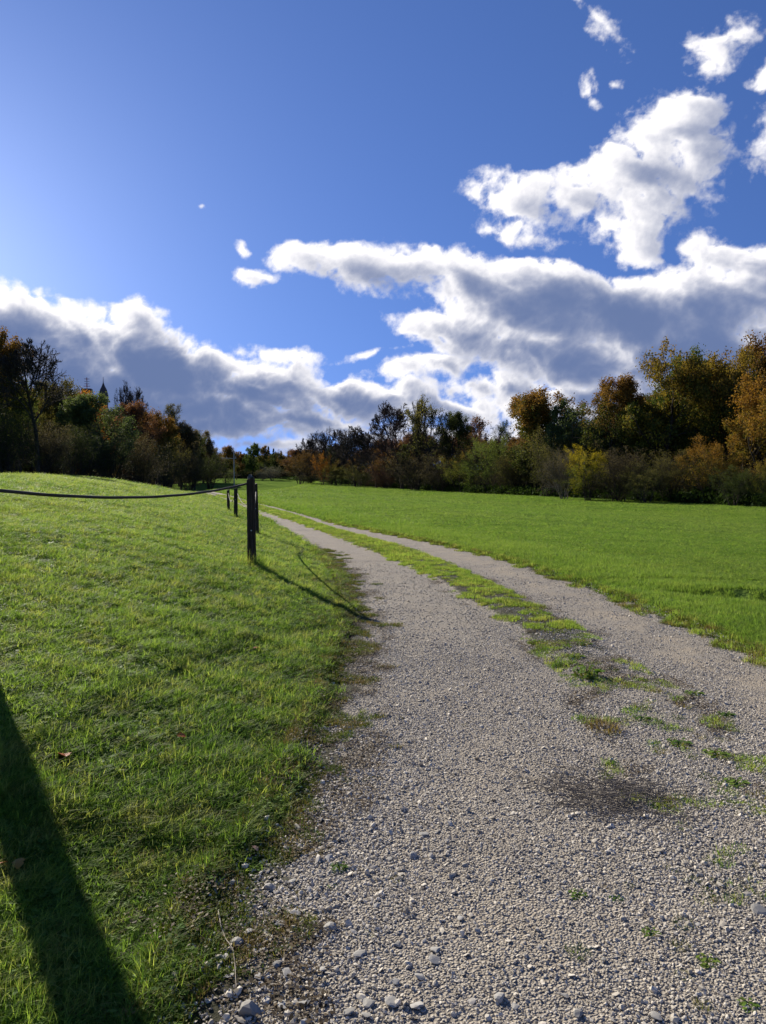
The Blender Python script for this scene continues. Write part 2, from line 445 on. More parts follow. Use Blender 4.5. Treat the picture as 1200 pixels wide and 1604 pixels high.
# right-hand edge of the field in front of the trees, x as a function of y and back
RIGHT_EDGE = [(31.5, 58), (26.5, 72), (22, 86), (17, 98), (10.5, 118), (1, 158), (-12, 195), (-26, 235), (-38, 262), (-60, 285)]
LEFT_EDGE = [(-34, 57), (-35, 75), (-36, 95), (-38, 120), (-41, 150), (-50, 182), (-58, 262)]
def right_edge_x(y):
    ys = np.array([p[1] for p in RIGHT_EDGE]); xs = np.array([p[0] for p in RIGHT_EDGE])
    return np.where(y < 58, 31.5 + (58 - y) * .55, np.interp(y, ys, xs))
def left_edge_x(y):
    ys = np.array([p[1] for p in LEFT_EDGE]); xs = np.array([p[0] for p in LEFT_EDGE])
    return np.interp(y, ys, xs)
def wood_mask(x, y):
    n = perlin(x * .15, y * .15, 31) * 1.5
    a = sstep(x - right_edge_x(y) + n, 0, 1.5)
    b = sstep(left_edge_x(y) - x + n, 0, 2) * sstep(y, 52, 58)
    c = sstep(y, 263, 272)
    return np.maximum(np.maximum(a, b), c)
build_terrain()

# ------------------------------------------------------------------ the gravel track, one sheet on its bed
def build_track():
    ys = np.concatenate([np.arange(-6, 14, .08), np.arange(14, 34, .2), np.arange(34, Y_END, .5), [Y_END]])
    nx = 64
    s = np.linspace(0, 1, nx)
    L = ex(E_L, ys) - .05; Rr = ex(E_R, ys) + .06
    wob = (perlin(ys * 1.3, ys * 0 + 3, 41) * .10 + perlin(ys * 4, ys * 0 + 9, 42) * .05) * np.interp(ys, [0, 15, 40], [1, .8, .3])
    L = L + wob; Rr = Rr + np.roll(wob, 13)
    X = L[:, None] + (Rr - L)[:, None] * s[None]; Y = np.repeat(ys[:, None], nx, 1)
    ml = ex(E_ML, Y); mr = ex(E_MR, Y)
    mid = sstep(X, ml - .12, ml + .12) * sstep(mr - X, -.12, .12)
    near = np.interp(Y, [4.2, 5.5, 7.5, 10], [0, .25, .8, 1])     # the grass strip frays into loose tufts near the camera
    base = ground_z(X, Y) + .041
    Z = base + .035 * mid * near + (perlin(X * 1.5, Y * 1.5, 50) * .008 + perlin(X * 5, Y * 5, 51) * .004)
    edge_drop = np.minimum(s, 1 - s)[None, :] * (Rr - L)[:, None]
    Z = Z - sstep(edge_drop, .12, 0) * .06
    V = np.stack([X, Y, Z], -1).reshape(-1, 3)
    n = len(ys); idx = np.arange(n * nx).reshape(n, nx)
    q = np.stack([idx[:-1, :-1], idx[:-1, 1:], idx[1:, 1:], idx[1:, :-1]], -1).reshape(-1, 4)
    me = mesh_np("path", V, q, smooth=True)
    soil = mid * near * .95 + sstep(s[None] * (Rr - L)[:, None], .55, .08) * .74 * np.interp(Y, [0, 14, 24], [1, .9, .3]) + sstep((1 - s[None]) * (Rr - L)[:, None], .34, .04) * .62
    lc = (ex(E_L, Y) * .45 + ml * .55); rc = mr * .45 + ex(E_R, Y) * .55
    sand = np.exp(-((X - rc) / .38) ** 2) * 1.0 * np.interp(Y, [2, 5, 14, 24], [.5, .95, .9, .45]) + np.exp(-((X - lc) / .6) ** 2) * .42
    for nm, arr in (("soil", soil), ("sand", sand)):
        a = me.attributes.new(nm, 'FLOAT', 'POINT'); a.data.foreach_set("value", arr.ravel().astype(np.float32))
    o = link_mesh("path", me, GRAVEL)
    tag(o, "pale gravel farm track with two wheel ruts curving away to the left", "path", kind="structure")
build_track()
def path_top(x, y):
    x = np.asarray(x, float); y = np.asarray(y, float)
    ml = ex(E_ML, y); mr = ex(E_MR, y)
    mid = sstep(x, ml - .12, ml + .12) * sstep(mr - x, -.12, .12)
    near = np.interp(y, [4.2, 5.5, 7.5, 10], [0, .25, .8, 1])
    inside = (x > ex(E_L, y) - .14) & (x < ex(E_R, y) + .1) & (y < Y_END)
    zt = ground_z(x, y)
    return np.where(inside, zt + .041 + .035 * mid * near + perlin(x * 1.5, y * 1.5, 50) * .008 + perlin(x * 5, y * 5, 51) * .004, zt)

# ------------------------------------------------------------------ scattering of uncountable stuff
def scatter(name, pts, rot, scl, pick, protos, label, cat):
    """one object whose points carry copies of a few small meshes"""
    me = bpy.data.meshes.new(name); me.vertices.add(len(pts))
    me.vertices.foreach_set("co", np.ascontiguousarray(pts, dtype=np.float32).ravel())
    a = me.attributes.new("rot", 'FLOAT_VECTOR', 'POINT'); a.data.foreach_set("vector", np.ascontiguousarray(rot, dtype=np.float32).ravel())
    a = me.attributes.new("scl", 'FLOAT_VECTOR', 'POINT'); a.data.foreach_set("vector", np.ascontiguousarray(scl, dtype=np.float32).ravel())
    a = me.attributes.new("pick", 'INT', 'POINT'); a.data.foreach_set("value", np.ascontiguousarray(pick, dtype=np.int32))
    o = bpy.data.objects.new(name, me); C.objects.link(o)
    g = bpy.data.node_groups.new(name, 'GeometryNodeTree')
    g.interface.new_socket("Geometry", in_out='INPUT', socket_type='NodeSocketGeometry')
    g.interface.new_socket("Geometry", in_out='OUTPUT', socket_type='NodeSocketGeometry')
    gi = N(g, 'NodeGroupInput'); go = N(g, 'NodeGroupOutput')
    ins = N(g, 'GeometryNodeInstanceOnPoints'); ins.inputs['Pick Instance'].default_value = True
    join = N(g, 'GeometryNodeJoinGeometry')
    for p in protos:
        oi = N(g, 'GeometryNodeObjectInfo'); oi.inputs['Object'].default_value = p; oi.inputs['As Instance'].default_value = True
        g.links.new(oi.outputs['Geometry'], join.inputs[0])
    g.links.new(gi.outputs[0], ins.inputs['Points']); g.links.new(join.outputs[0], ins.inputs['Instance'])
    def na(nm, ty):
        n = N(g, 'GeometryNodeInputNamedAttribute', data_type=ty); n.inputs['Name'].default_value = nm; return n.outputs['Attribute']
    g.links.new(na("pick", 'INT'), ins.inputs['Instance Index'])
    er = N(g, 'FunctionNodeEulerToRotation'); g.links.new(na("rot", 'FLOAT_VECTOR'), er.inputs[0])
    g.links.new(er.outputs[0], ins.inputs['Rotation'])
    g.links.new(na("scl", 'FLOAT_VECTOR'), ins.inputs['Scale'])
    g.links.new(ins.outputs[0], go.inputs[0])
    md = o.modifiers.new("scatter", 'NODES'); md.node_group = g
    tag(o, label, cat, kind="stuff")
    return o

def proto(name, me, mat):
    me.materials.append(mat)
    return bpy.data.objects.new(name, me)          # not linked: only a pattern for the scatter

def blades_mesh(name, n, radius, h0, h1, w, lean, rs, seg=3):
    """a tuft of n tapering bent blades"""
    ang = rs.uniform(0, 2 * np.pi, n); rad = radius * np.sqrt(rs.uniform(0, 1, n))
    bx = rad * np.cos(ang); by = rad * np.sin(ang)
    h = rs.uniform(h0, h1, n); la = ang + rs.normal(0, .9, n); ln = rs.uniform(.1, 1, n) * lean
    fa = la + np.pi / 2 + rs.normal(0, .5, n)
    k = seg + 1; t = np.linspace(0, 1, k)
    px = bx[:, None] + np.cos(la)[:, None] * (ln * h)[:, None] * t ** 2
    py = by[:, None] + np.sin(la)[:, None] * (ln * h)[:, None] * t ** 2
    pz = h[:, None] * (t - .35 * (ln ** 1.5)[:, None] * t ** 2.4) - .01 * (1 - t)
    ww = w * rs.uniform(.7, 1.3, n)[:, None] * (1 - t ** 1.6 * .95)
    ox = np.cos(fa)[:, None] * ww * .5; oy = np.sin(fa)[:, None] * ww * .5
    A = np.stack([px - ox, py - oy, pz], -1); B = np.stack([px + ox, py + oy, pz], -1)
    V = np.stack([A, B], 2).reshape(-1, 3)         # n,k,2
    base = (np.arange(n) * k * 2)[:, None] + np.arange(seg)[None] * 2
    q = np.stack([base, base + 1, base + 3, base + 2], -1).reshape(-1, 4)
    return mesh_np(name, V, q)

def leaves_mesh(name, n, radius, size, rs, hmax=.04):
    """low broad leaves (clover, plantain) lying in the turf"""
    ang = rs.uniform(0, 2 * np.pi, n); rad = radius * np.sqrt(rs.uniform(0, 1, n))
    c = np.stack([rad * np.cos(ang), rad * np.sin(ang), rs.uniform(.005, hmax, n)], -1)
    la = rs.uniform(0, 2 * np.pi, n); s = size * rs.uniform(.6, 1.3, n)
    u = np.stack([np.cos(la), np.sin(la), rs.uniform(-.2, .7, n)], -1) * s[:, None]
    v = np.stack([-np.sin(la), np.cos(la), rs.uniform(-.3, .3, n)], -1) * (s * .5)[:, None]
    V = np.stack([c - u * .5, c + v * .7, c + u * .6 + [0, 0, -.002], c - v * .7], 1).reshape(-1, 3)
    q = np.arange(n * 4).reshape(-1, 4)
    return mesh_np(name, V, q)

def rock_mesh(name, rs, sub=1, flat=.65, rough=.28):
    """an angular broken stone about 1 unit across"""
    bpy_me = bpy.data.meshes.new(name)
    import bmesh
    bm = bmesh.new(); bmesh.ops.create_icosphere(bm, subdivisions=sub, radius=.5)
    # cut by a few random planes for flat broken faces
    for k in range(7 if sub > 1 else 4):
        nv = Vector(rs.normal(0, 1, 3)).normalized(); dcut = rs.uniform(.26, .42)
        for v in bm.verts:
            dd = v.co.dot(nv)
            if dd > dcut: v.co -= nv * (dd - dcut)
    sc = Vector((rs.uniform(.8, 1.25), rs.uniform(.65, 1.0), flat * rs.uniform(.6, 1.1)))
    for v in bm.verts:
        v.co = Vector((v.co.x * sc.x, v.co.y * sc.y, v.co.z * sc.z)) * (1 + rs.uniform(-rough, rough) * .35)
    bm.to_mesh(bpy_me); bm.free()
    return bpy_me

rs = np.random.default_rng(11)
G_LAWN = mat_grass("lawn_blade", rgb(.090, .175, .026), rgb(.310, .440, .080), rgb(.46, .40, .14), .30, .60)
G_FIELD = mat_grass("meadow_blade", rgb(.125, .220, .036), rgb(.205, .315, .058), rgb(.32, .33, .10), .20, .55)
G_WEED = mat_grass("weed_blade", rgb(.055, .095, .014), rgb(.165, .210, .030), rgb(.24, .17, .07), .55, .4)
G_CLOVER = mat_grass("clover_leaf", rgb(.080, .165, .028), rgb(.210, .330, .055), rgb(.26, .28, .06), .15, .45, .06)
LITTER, _nt = new_mat("dead_leaf"); _r = N(_nt, 'ShaderNodeObjectInfo').outputs['Random']
out(_nt, leaf_shader(_nt, MIX(_nt, _r, rgb(.060, .045, .026), rgb(.15, .105, .055)), .25, .6, .2))

lawn_p = [proto("lawn_tuft", blades_mesh("lawn_tuft", 26, .055, .02, .062, .0042, .75, rs), G_LAWN) for _ in range(5)] + \
         [proto("long_tuft", blades_mesh("long_tuft", 22, .05, .05, .13, .0045, 1.0, rs, 4), G_LAWN) for _ in range(2)] + \
         [proto("clover", leaves_mesh("clover", 26, .06, .015 + .009 * _, rs), G_CLOVER) for _ in range(2)]
field_p = [proto("meadow_tuft", blades_mesh("meadow_tuft", 30, .09, .05, .12, .007, .8, rs, 2), G_FIELD) for _ in range(4)]
weed_p = [proto("weed_tuft", blades_mesh("weed_tuft", 18, .05, .015, .05, .0045, 1.1, rs), G_WEED) for _ in range(3)] + \
         [proto("moss_leaf", leaves_mesh("moss_leaf", 20, .055, .014, rs, .02), G_WEED) for _ in range(2)]
litter_p = [proto("litter", leaves_mesh("litter", 16, .09, .016, rs, .012), LITTER) for _ in range(3)]
rock_p = [proto("pebble", rock_mesh("pebble", rs, 1), STONE) for _ in range(8)] + [proto("chip", rock_mesh("chip", rs, 1, .28, .2), STONE) for _ in range(4)]

def band(n, y0, y1, x0f, x1f, power=1.0, keep=None):
    """random points between two x(y) edges, denser near the camera when power is above 1"""
    u = rs.uniform(0, 1, n)
    y = y0 + (y1 - y0) * u ** power
    a = x0f(y); b = x1f(y)
    return a + (b - a) * rs.uniform(0, 1, n), y
def view_lo(y): return -.60 * y - 1.7
def view_hi(y): return .60 * y + 1.5

def spread(x, y, z, s, pickn, jitter_tilt=.15, weights=None, zs=None):
    n = len(x)
    rot = np.stack([rs.normal(0, jitter_tilt, n), rs.normal(0, jitter_tilt, n), rs.uniform(0, 6.283, n)], -1)
    scl = np.stack([s, s, s if zs is None else zs], -1)
    pick = rs.choice(pickn, n, p=weights)
    return np.stack([x, y, z], -1), rot, scl, pick

def build_grass():
    # --- lawn on the bank, from the camera's feet to the crest
    X, Y, S = [], [], []
    for (n, y0, y1, s0) in ((26000, .6, 3.2, .78), (34000, 3.0, 6.5, .95), (48000, 6.3, 13, 1.0), (42000, 12.5, 26, 1.5), (34000, 25, 50, 2.4), (7000, 50, 75, 4.2)):
        x, y = band(n, y0, y1, view_lo, lambda q: ex(E_L, q) + .12)
        X.append(x); Y.append(y); S.append(np.full(n, s0))
    x = np.concatenate(X); y = np.concatenate(Y); s = np.concatenate(S)
    d = ex(E_L, y) - x
    keepp = (x > view_lo(y)) & (d > -.12)
    dens = sstep(d + perlin(x * 2.2, y * 2.2, 61) * .22 + perlin(x * 6, y * 6, 66) * .10, -.06, .20)
    patch = perlin(x * 1.7, y * 1.7, 62) + .5 * perlin(x * 4.1, y * 4.1, 63)
    dens = dens * np.clip(.93 + patch * .5, .35, 1)
    k = keepp & (rs.uniform(0, 1, len(x)) < dens)
    x, y, s, patch, d = x[k], y[k], s[k], patch[k], d[k]
    hh = .64 * s * np.clip(.88 + patch * .45, .42, 1.5) * rs.uniform(.75, 1.25, len(x)) * np.interp(s, [.8, 1.3, 4.2], [1, .85, .55])
    w = np.array([.140] * 5 + [.040] * 2 + [.11] * 2); w /= w.sum()
    # longer grass left standing round the feet of the posts
    fx = np.concatenate([np.full(70, px0) for px0, _ in ((-1.865, 10.5), (-2.97, 17.3), (-4.89, 24.5), (-6.70, 32.0))]) + rs.normal(0, .11, 280)
    fy = np.concatenate([np.full(70, py0) for _, py0 in ((-1.865, 10.5), (-2.97, 17.3), (-4.89, 24.5), (-6.70, 32.0))]) + rs.normal(0, .11, 280)
    x = np.concatenate([x, fx]); y = np.concatenate([y, fy]); s = np.concatenate([s, np.full(280, 1.1)]); hh = np.concatenate([hh, rs.uniform(1.2, 2.6, 280)]); d = np.concatenate([d, np.full(280, 1.5)])
    P, Rr, Sc, pk = spread(x, y, np.where(d < .14, path_top(x, y) - .012, ground_z(x, y)) - .004, s * rs.uniform(.85, 1.2, len(x)), len(lawn_p), .12, w, hh)
    scatter("lawn_grass", P, Rr, Sc, pk, lawn_p, "short green grass growing on the bank left of the track", "grass")
    # --- meadow right of the track
    X, Y, S = [], [], []
    for (n, y0, y1, s0) in ((9000, 5.5, 12, .75), (30000, 11, 24, 1.0), (42000, 23, 52, 1.8), (34000, 50, 100, 3.0), (16000, 95, 170, 4.2), (9000, 165, 270, 6.5)):
        x, y = band(n, y0, y1, lambda q: np.maximum(ex(E_R, q), view_lo(q)) + .0 * q, lambda q: np.minimum(view_hi(q), right_edge_x(q) + 1))
        X.append(x); Y.append(y); S.append(np.full(n, s0))
    x = np.concatenate(X); y = np.concatenate(Y); s = np.concatenate(S)
    e = x - ex(E_R, y)
    k = (e > .03 + perlin(x * 2, y * 2, 71) * .10)
    x, y, s, e = x[k], y[k], s[k], e[k]
    rough_ = np.exp(-((e - 1.1) / .9) ** 2)
    patch = perlin(x * .6, y * .6, 72) + .5 * perlin(x * 2.3, y * 2.3, 73) + .8 * np.maximum(perlin(x * .25, y * .25, 74), 0)
    thin = rs.uniform(0, 1, len(x)) < np.clip(1.15 + perlin(x * 1.3, y * 1.3, 75) * .9, .45, 1)
    x, y, s, e, rough_, patch = x[thin], y[thin], s[thin], e[thin], rough_[thin], patch[thin]
    hh = s * (.42 + .42 * rough_ + patch * .16) * rs.uniform(.8, 1.2, len(x)) * np.interp(s, [1, 2, 4.2], [1, .7, .5])
    P, Rr, Sc, pk = spread(x, y, ground_z(x, y) - .004, s * rs.uniform(.85, 1.2, len(x)), len(field_p), .1, None, hh)
    scatter("meadow_grass", P, Rr, Sc, pk, field_p, "bright green grass covering the wide flat field right of the track", "grass")
    # --- grass strip between the ruts
    X, Y, S = [], [], []
    for (n, y0, y1, s0) in ((7500, 2.7, 8, .62), (9500, 7.5, 14, .85), (10000, 13.5, 28, 1.3), (7000, 27, 60, 2.2)):
        x, y = band(n, y0, y1, lambda q: ex(E_ML, q) - np.interp(q, [3, 7], [.35, .12]), lambda q: ex(E_MR, q) + np.interp(q, [3, 7], [.3, .12]))
        X.append(x); Y.append(y); S.append(np.full(n, s0))
    x = np.concatenate(X); y = np.concatenate(Y); s = np.concatenate(S)
    c = np.minimum(x - ex(E_ML, y), ex(E_MR, y) - x) + perlin(x * 5, y * 5, 83) * .07 * (y < 25)
    pn = perlin(x * 2.4, y * 2.4, 81) + .6 * perlin(x * 6, y * 6, 82)
    thr = np.interp(y, [2.9, 4.6, 6.0, 7.5, 9.5, 13], [.34, .18, .10, .08, -.10, -.6])
    k = (c + pn * .16 > np.interp(y, [3, 6], [-.30, .0])) & (pn > thr)
    x, y, s = x[k], y[k], s[k]
    allp = lawn_p[:5] + weed_p
    w = np.array([.08] * 5 + [.12] * 3 + [.12] * 2); w /= w.sum()
    P, Rr, Sc, pk = spread(x, y, path_top(x, y) - .004, s * rs.uniform(.8, 1.2, len(x)), len(allp), .12, w, s * rs.uniform(.35, 1.05, len(x)) * np.interp(s, [.8, 2.2], [1, .55]) * np.clip(1 + perlin(x * 2.5, y * 2.5, 88) * .8, .4, 1.8))
    scatter("strip_grass", P, Rr, Sc, pk, allp, "thin weedy grass strip growing between the two gravel ruts", "grass")
    # --- ragged verge: weeds, moss and dead leaves where lawn meets gravel
    x, y = band(42000, 1.2, 16, lambda q: ex(E_L, q) - .5, lambda q: ex(E_L, q) + .55, 1.25)
    d = ex(E_L, y) - x
    pn = perlin(x * 3, y * 3, 91) + .5 * perlin(x * 8, y * 8, 92)
    k = pn > np.interp(d, [-.55, -.3, -.1, .1, .5], [.75, .35, -.05, -.5, -.1])
    x, y = x[k], y[k]; s = np.interp(y, [1, 5, 16], [.6, .72, 1.0]) * rs.uniform(.6, 1.2, len(x))
    P, Rr, Sc, pk = spread(x, y, np.maximum(path_top(x, y), ground_z(x, y)) - .002, s, len(weed_p), .15, None, s * .8)
    scatter("verge_weeds", P, Rr, Sc, pk, weed_p, "low weeds and moss along the ragged left edge of the gravel", "weeds")
    x, y = band(3600, 1.2, 14, lambda q: ex(E_L, q) - .3, lambda q: ex(E_L, q) + .42, 1.2)
    pn = perlin(x * 2.2, y * 2.2, 95)
    k = pn > -.05; x, y = x[k], y[k]
    x3, y3 = band(6500, 5.5, 26, lambda q: ex(E_R, q) - .22, lambda q: ex(E_R, q) + .22)
    k3 = perlin(x3 * 2.6, y3 * 2.6, 97) > np.interp(x3 - ex(E_R, y3), [-.34, -.1, .2], [.55, .0, -.4])
    P, Rr, Sc, pk = spread(x3[k3], y3[k3], path_top(x3[k3], y3[k3]) - .002, rs.uniform(.7, 1.3, k3.sum()), 10, .15, np.array([.15] * 5 + [.06] * 3 + [.035] * 2) / 1.0)
    scatter("verge_grass", P, Rr, Sc, pk, lawn_p[:5] + weed_p, "low weedy grass creeping over the right edge of the gravel", "weeds")
    x2, y2 = band(3000, 3.6, 12, lambda q: ex(E_ML, q) - .2, lambda q: ex(E_MR, q) + .2); k2 = perlin(x2 * 2, y2 * 2, 96) > .15
    x = np.concatenate([x, x2[k2]]); y = np.concatenate([y, y2[k2]])
    s = rs.uniform(.5, 1.1, len(x))
    P, Rr, Sc, pk = spread(x, y, path_top(x, y) + .002, s, len(litter_p), .1)
    scatter("leaf_litter", P, Rr, Sc, pk, litter_p, "brown leaf litter and soil crumbs along the edge of the gravel", "leaf litter")
build_grass()

def build_gravel():
    X, Y, S = [], [], []
    for (n, y0, y1, s0, s1) in ((78000, 1.1, 2.9, .006, .017), (80000, 2.8, 4.6, .008, .019), (66000, 4.5, 7.5, .009, .019), (46000, 7.3, 14.5, .012, .022)):
        x, y = band(n, y0, y1, lambda q: np.maximum(ex(E_L, q) - .10, view_lo(q)), lambda q: np.minimum(view_hi(q), ex(E_R, q) + .05)); y = y + rs.normal(0, .07, n) * y
        X.append(x); Y.append(y); q_ = rs.uniform(0, 1, n); S.append(s0 + (s1 - s0) * q_ ** 2.2 + (q_ > .985) * rs.uniform(0, 1, n) * s1 * .9)
    x = np.concatenate(X); y = np.concatenate(Y); s = np.concatenate(S)
    ml = ex(E_ML, y); mr = ex(E_MR, y)
    inm = (x > ml) & (x < mr)
    keepf = np.where(inm, np.interp(y, [4.5, 6.5, 9, 12], [1, .7, .25, .08]), 1.0)
    d = x - ex(E_L, y)
    keepf = keepf * np.maximum(sstep(d + perlin(x * 3, y * 3, 101) * .25, -.05, .34), .16 * (d > -.05) * np.interp(y, [2, 6], [1.6, .6]))
    keepf = keepf * np.interp(y, [7.5, 14.5], [1, .0]) * (1 - .55 * sstep(perlin(x * 1.9, y * 1.9, 105) + .5 * perlin(x * 5, y * 5, 106), .12, .55) * np.interp(d, [.2, .9], [0, 1]))
    # fine sand shows through in the worn ruts
    rc = mr * .45 + ex(E_R, y) * .55
    lc = ex(E_L, y) * .45 + ml * .55
    keepf = keepf * (1 - .82 * np.exp(-((x - rc) / .42) ** 2) * sstep(perlin(x * 1.1, y * 1.1, 103), -.45, .1))
    keepf = keepf * (1 - .60 * np.exp(-((x - lc) / .60) ** 2) * sstep(perlin(x * .9, y * .9, 104), -.2, .3))
    k = rs.uniform(0, 1, len(x)) < keepf
    x, y, s = x[k], y[k], s[k]
    n = len(x)
    # coarser stones towards the left verge near the camera
    coarse = sstep(.9 - (x - ex(E_L, y)), 0, .9) * np.interp(y, [1.5, 4, 6], [1, .5, 0])
    s = s * (1 + .55 * coarse * rs.uniform(0, 1, n))
    P, Rr, Sc, pk = spread(x, y, path_top(x, y) + s * .12, s, len(rock_p), .5)
    scatter("gravel", P, Rr, Sc, pk, rock_p, "crushed limestone gravel covering both ruts of the track", "gravel")
build_gravel()

# ------------------------------------------------------------------ trees
def unit(v): return v / (np.linalg.norm(v, axis=-1, keepdims=True) + 1e-9)

def polylines(start, dirs, length, nseg, wander, up, R):
    """bent branches: start (n,3), dirs (n,3), length (n,) -> points (n,nseg+1,3)"""
    n = len(start); P = np.zeros((n, nseg + 1, 3)); P[:, 0] = start; d = unit(dirs)
    for k in range(nseg):
        d = unit(d + R.normal(0, wander, (n, 3)) + np.array([0, 0, up]))
        P[:, k + 1] = P[:, k] + d * (length / nseg)[:, None]
    return P

def tubes(P, r0, r1, sides):
    """tapered tubes round polylines -> verts, quads"""
    n, m, _ = P.shape
    T = np.zeros_like(P); T[:, :-1] = P[:, 1:] - P[:, :-1]; T[:, -1] = T[:, -2]; T = unit(T)
    ref = np.where(np.abs(T[..., 2:3]) > .8, np.array([1.0, 0, 0]), np.array([0, 0, 1.0]))
    A = unit(np.cross(T, ref)); B = np.cross(T, A)
    t = np.linspace(0, 1, m)[None, :]
    rad = r0[:, None] * (1 - t) + r1[:, None] * t
    a = np.arange(sides) * 2 * np.pi / sides
    V = P[:, :, None] + rad[..., None, None] * (A[:, :, None] * np.cos(a)[:, None] + B[:, :, None] * np.sin(a)[:, None])
    idx = np.arange(n * m * sides).reshape(n, m, sides)
    i0 = idx[:, :-1]; i1 = idx[:, 1:]
    q = np.stack([i0, np.roll(i0, -1, 2), np.roll(i1, -1, 2), i1], -1).reshape(-1, 4)
    return V.reshape(-1, 3), q

def children(P, r0, r1, per, t0, t1, ang, lenf, R, up_bias=0.0, lens=None, rfac=.55, taper=.75):
    """side branches sprouting from polylines"""
    n, m, _ = P.shape
    pi = np.repeat(np.arange(n), per)
    t = np.tile((np.arange(per) + .5) / per, n) + R.uniform(-.5, .5, n * per) / per
    t = t0 + (t1 - t0) * np.clip(t, 0, 1)
    f = t * (m - 1); k = np.minimum(f.astype(int), m - 2); fr = (f - k)[:, None]
    st = P[pi, k] * (1 - fr) + P[pi, k + 1] * fr
    T = unit(P[pi, k + 1] - P[pi, k])
    rv = R.normal(0, 1, (n * per, 3)); side = unit(np.cross(T, rv))
    a = np.radians(ang) * R.uniform(.7, 1.3, n * per)
    d = unit(T * np.cos(a)[:, None] + side * np.sin(a)[:, None] + np.array([0, 0, up_bias]))
    plen = lens[pi] if lens is not None else np.linalg.norm(P[pi, -1] - P[pi, 0], axis=1)
    L = plen * lenf * (1.15 - taper * (t - t0) / (t1 - t0 + 1e-6)) * R.uniform(.7, 1.25, n * per)
    rp = r0[pi] * (1 - t) + r1[pi] * t
    return st, d, L, rp * rfac

SPECS = {
    # stems, trunk fraction kept bare, levels [(per, angle, length factor, up)], leaves per twig, leaf size
    'oak':    dict(stems=1, t0=.20, lv=[(16, 54, .78, .14), (9, 52, .52, .04), (6, 50, .52, .02)], leaves=30, size=.125, tw=.014, wander=.16),
    'round':  dict(stems=1, t0=.14, lv=[(20, 60, .74, .12), (8, 52, .52, .03), (6, 50, .52, .02)], leaves=28, size=.125, tw=.014, wander=.14),
    'dome':   dict(stems=1, t0=.12, lv=[(24, 62, .74, .10), (9, 54, .50, .03), (7, 52, .50, .0)], leaves=25, size=.125, tw=.014, wander=.15),
    'sparse': dict(stems=1, t0=.22, lv=[(14, 46, .60, .12), (8, 42, .52, .10), (6, 40, .52, .06)], leaves=7, size=.13, tw=.030, wander=.15),
    'bare':   dict(stems=1, t0=.24, lv=[(14, 42, .70, .10), (8, 40, .55, .10), (7, 38, .54, .08), (4, 34, .58, .05)], leaves=0, size=.1, tw=.038, wander=.16),
    'broom':  dict(stems=3, t0=.12, lv=[(12, 24, .60, .20), (8, 24, .50, .18), (6, 26, .50, .12)], leaves=0, size=.1, tw=.034, wander=.08),
    'bush':   dict(stems=9, t0=.10, lv=[(7, 42, .58, .08), (7, 44, .50, .04)], leaves=34, size=.11, tw=.012, wander=.15),
    'thicket': dict(stems=14, t0=.06, lv=[(9, 40, .60, .08), (9, 42, .54, .04)], leaves=10, size=.12, tw=.013, wander=.15),
}
HC = np.array([0, 0, 6.1]); HR = np.array([4.0, 4.0, 3.95])      # rounded outline a free-standing crown grows into
def hull_r(p): return np.linalg.norm((p - HC) / HR, axis=-1)
def to_hull(st, d):
    a = (st - HC) / HR; b = d / HR
    A = (b * b).sum(-1); B = (a * b).sum(-1); C_ = (a * a).sum(-1) - 1
    disc = np.maximum(B * B - A * C_, 0)
    return np.maximum((-B + np.sqrt(disc)) / A, .25)
_cache = {}
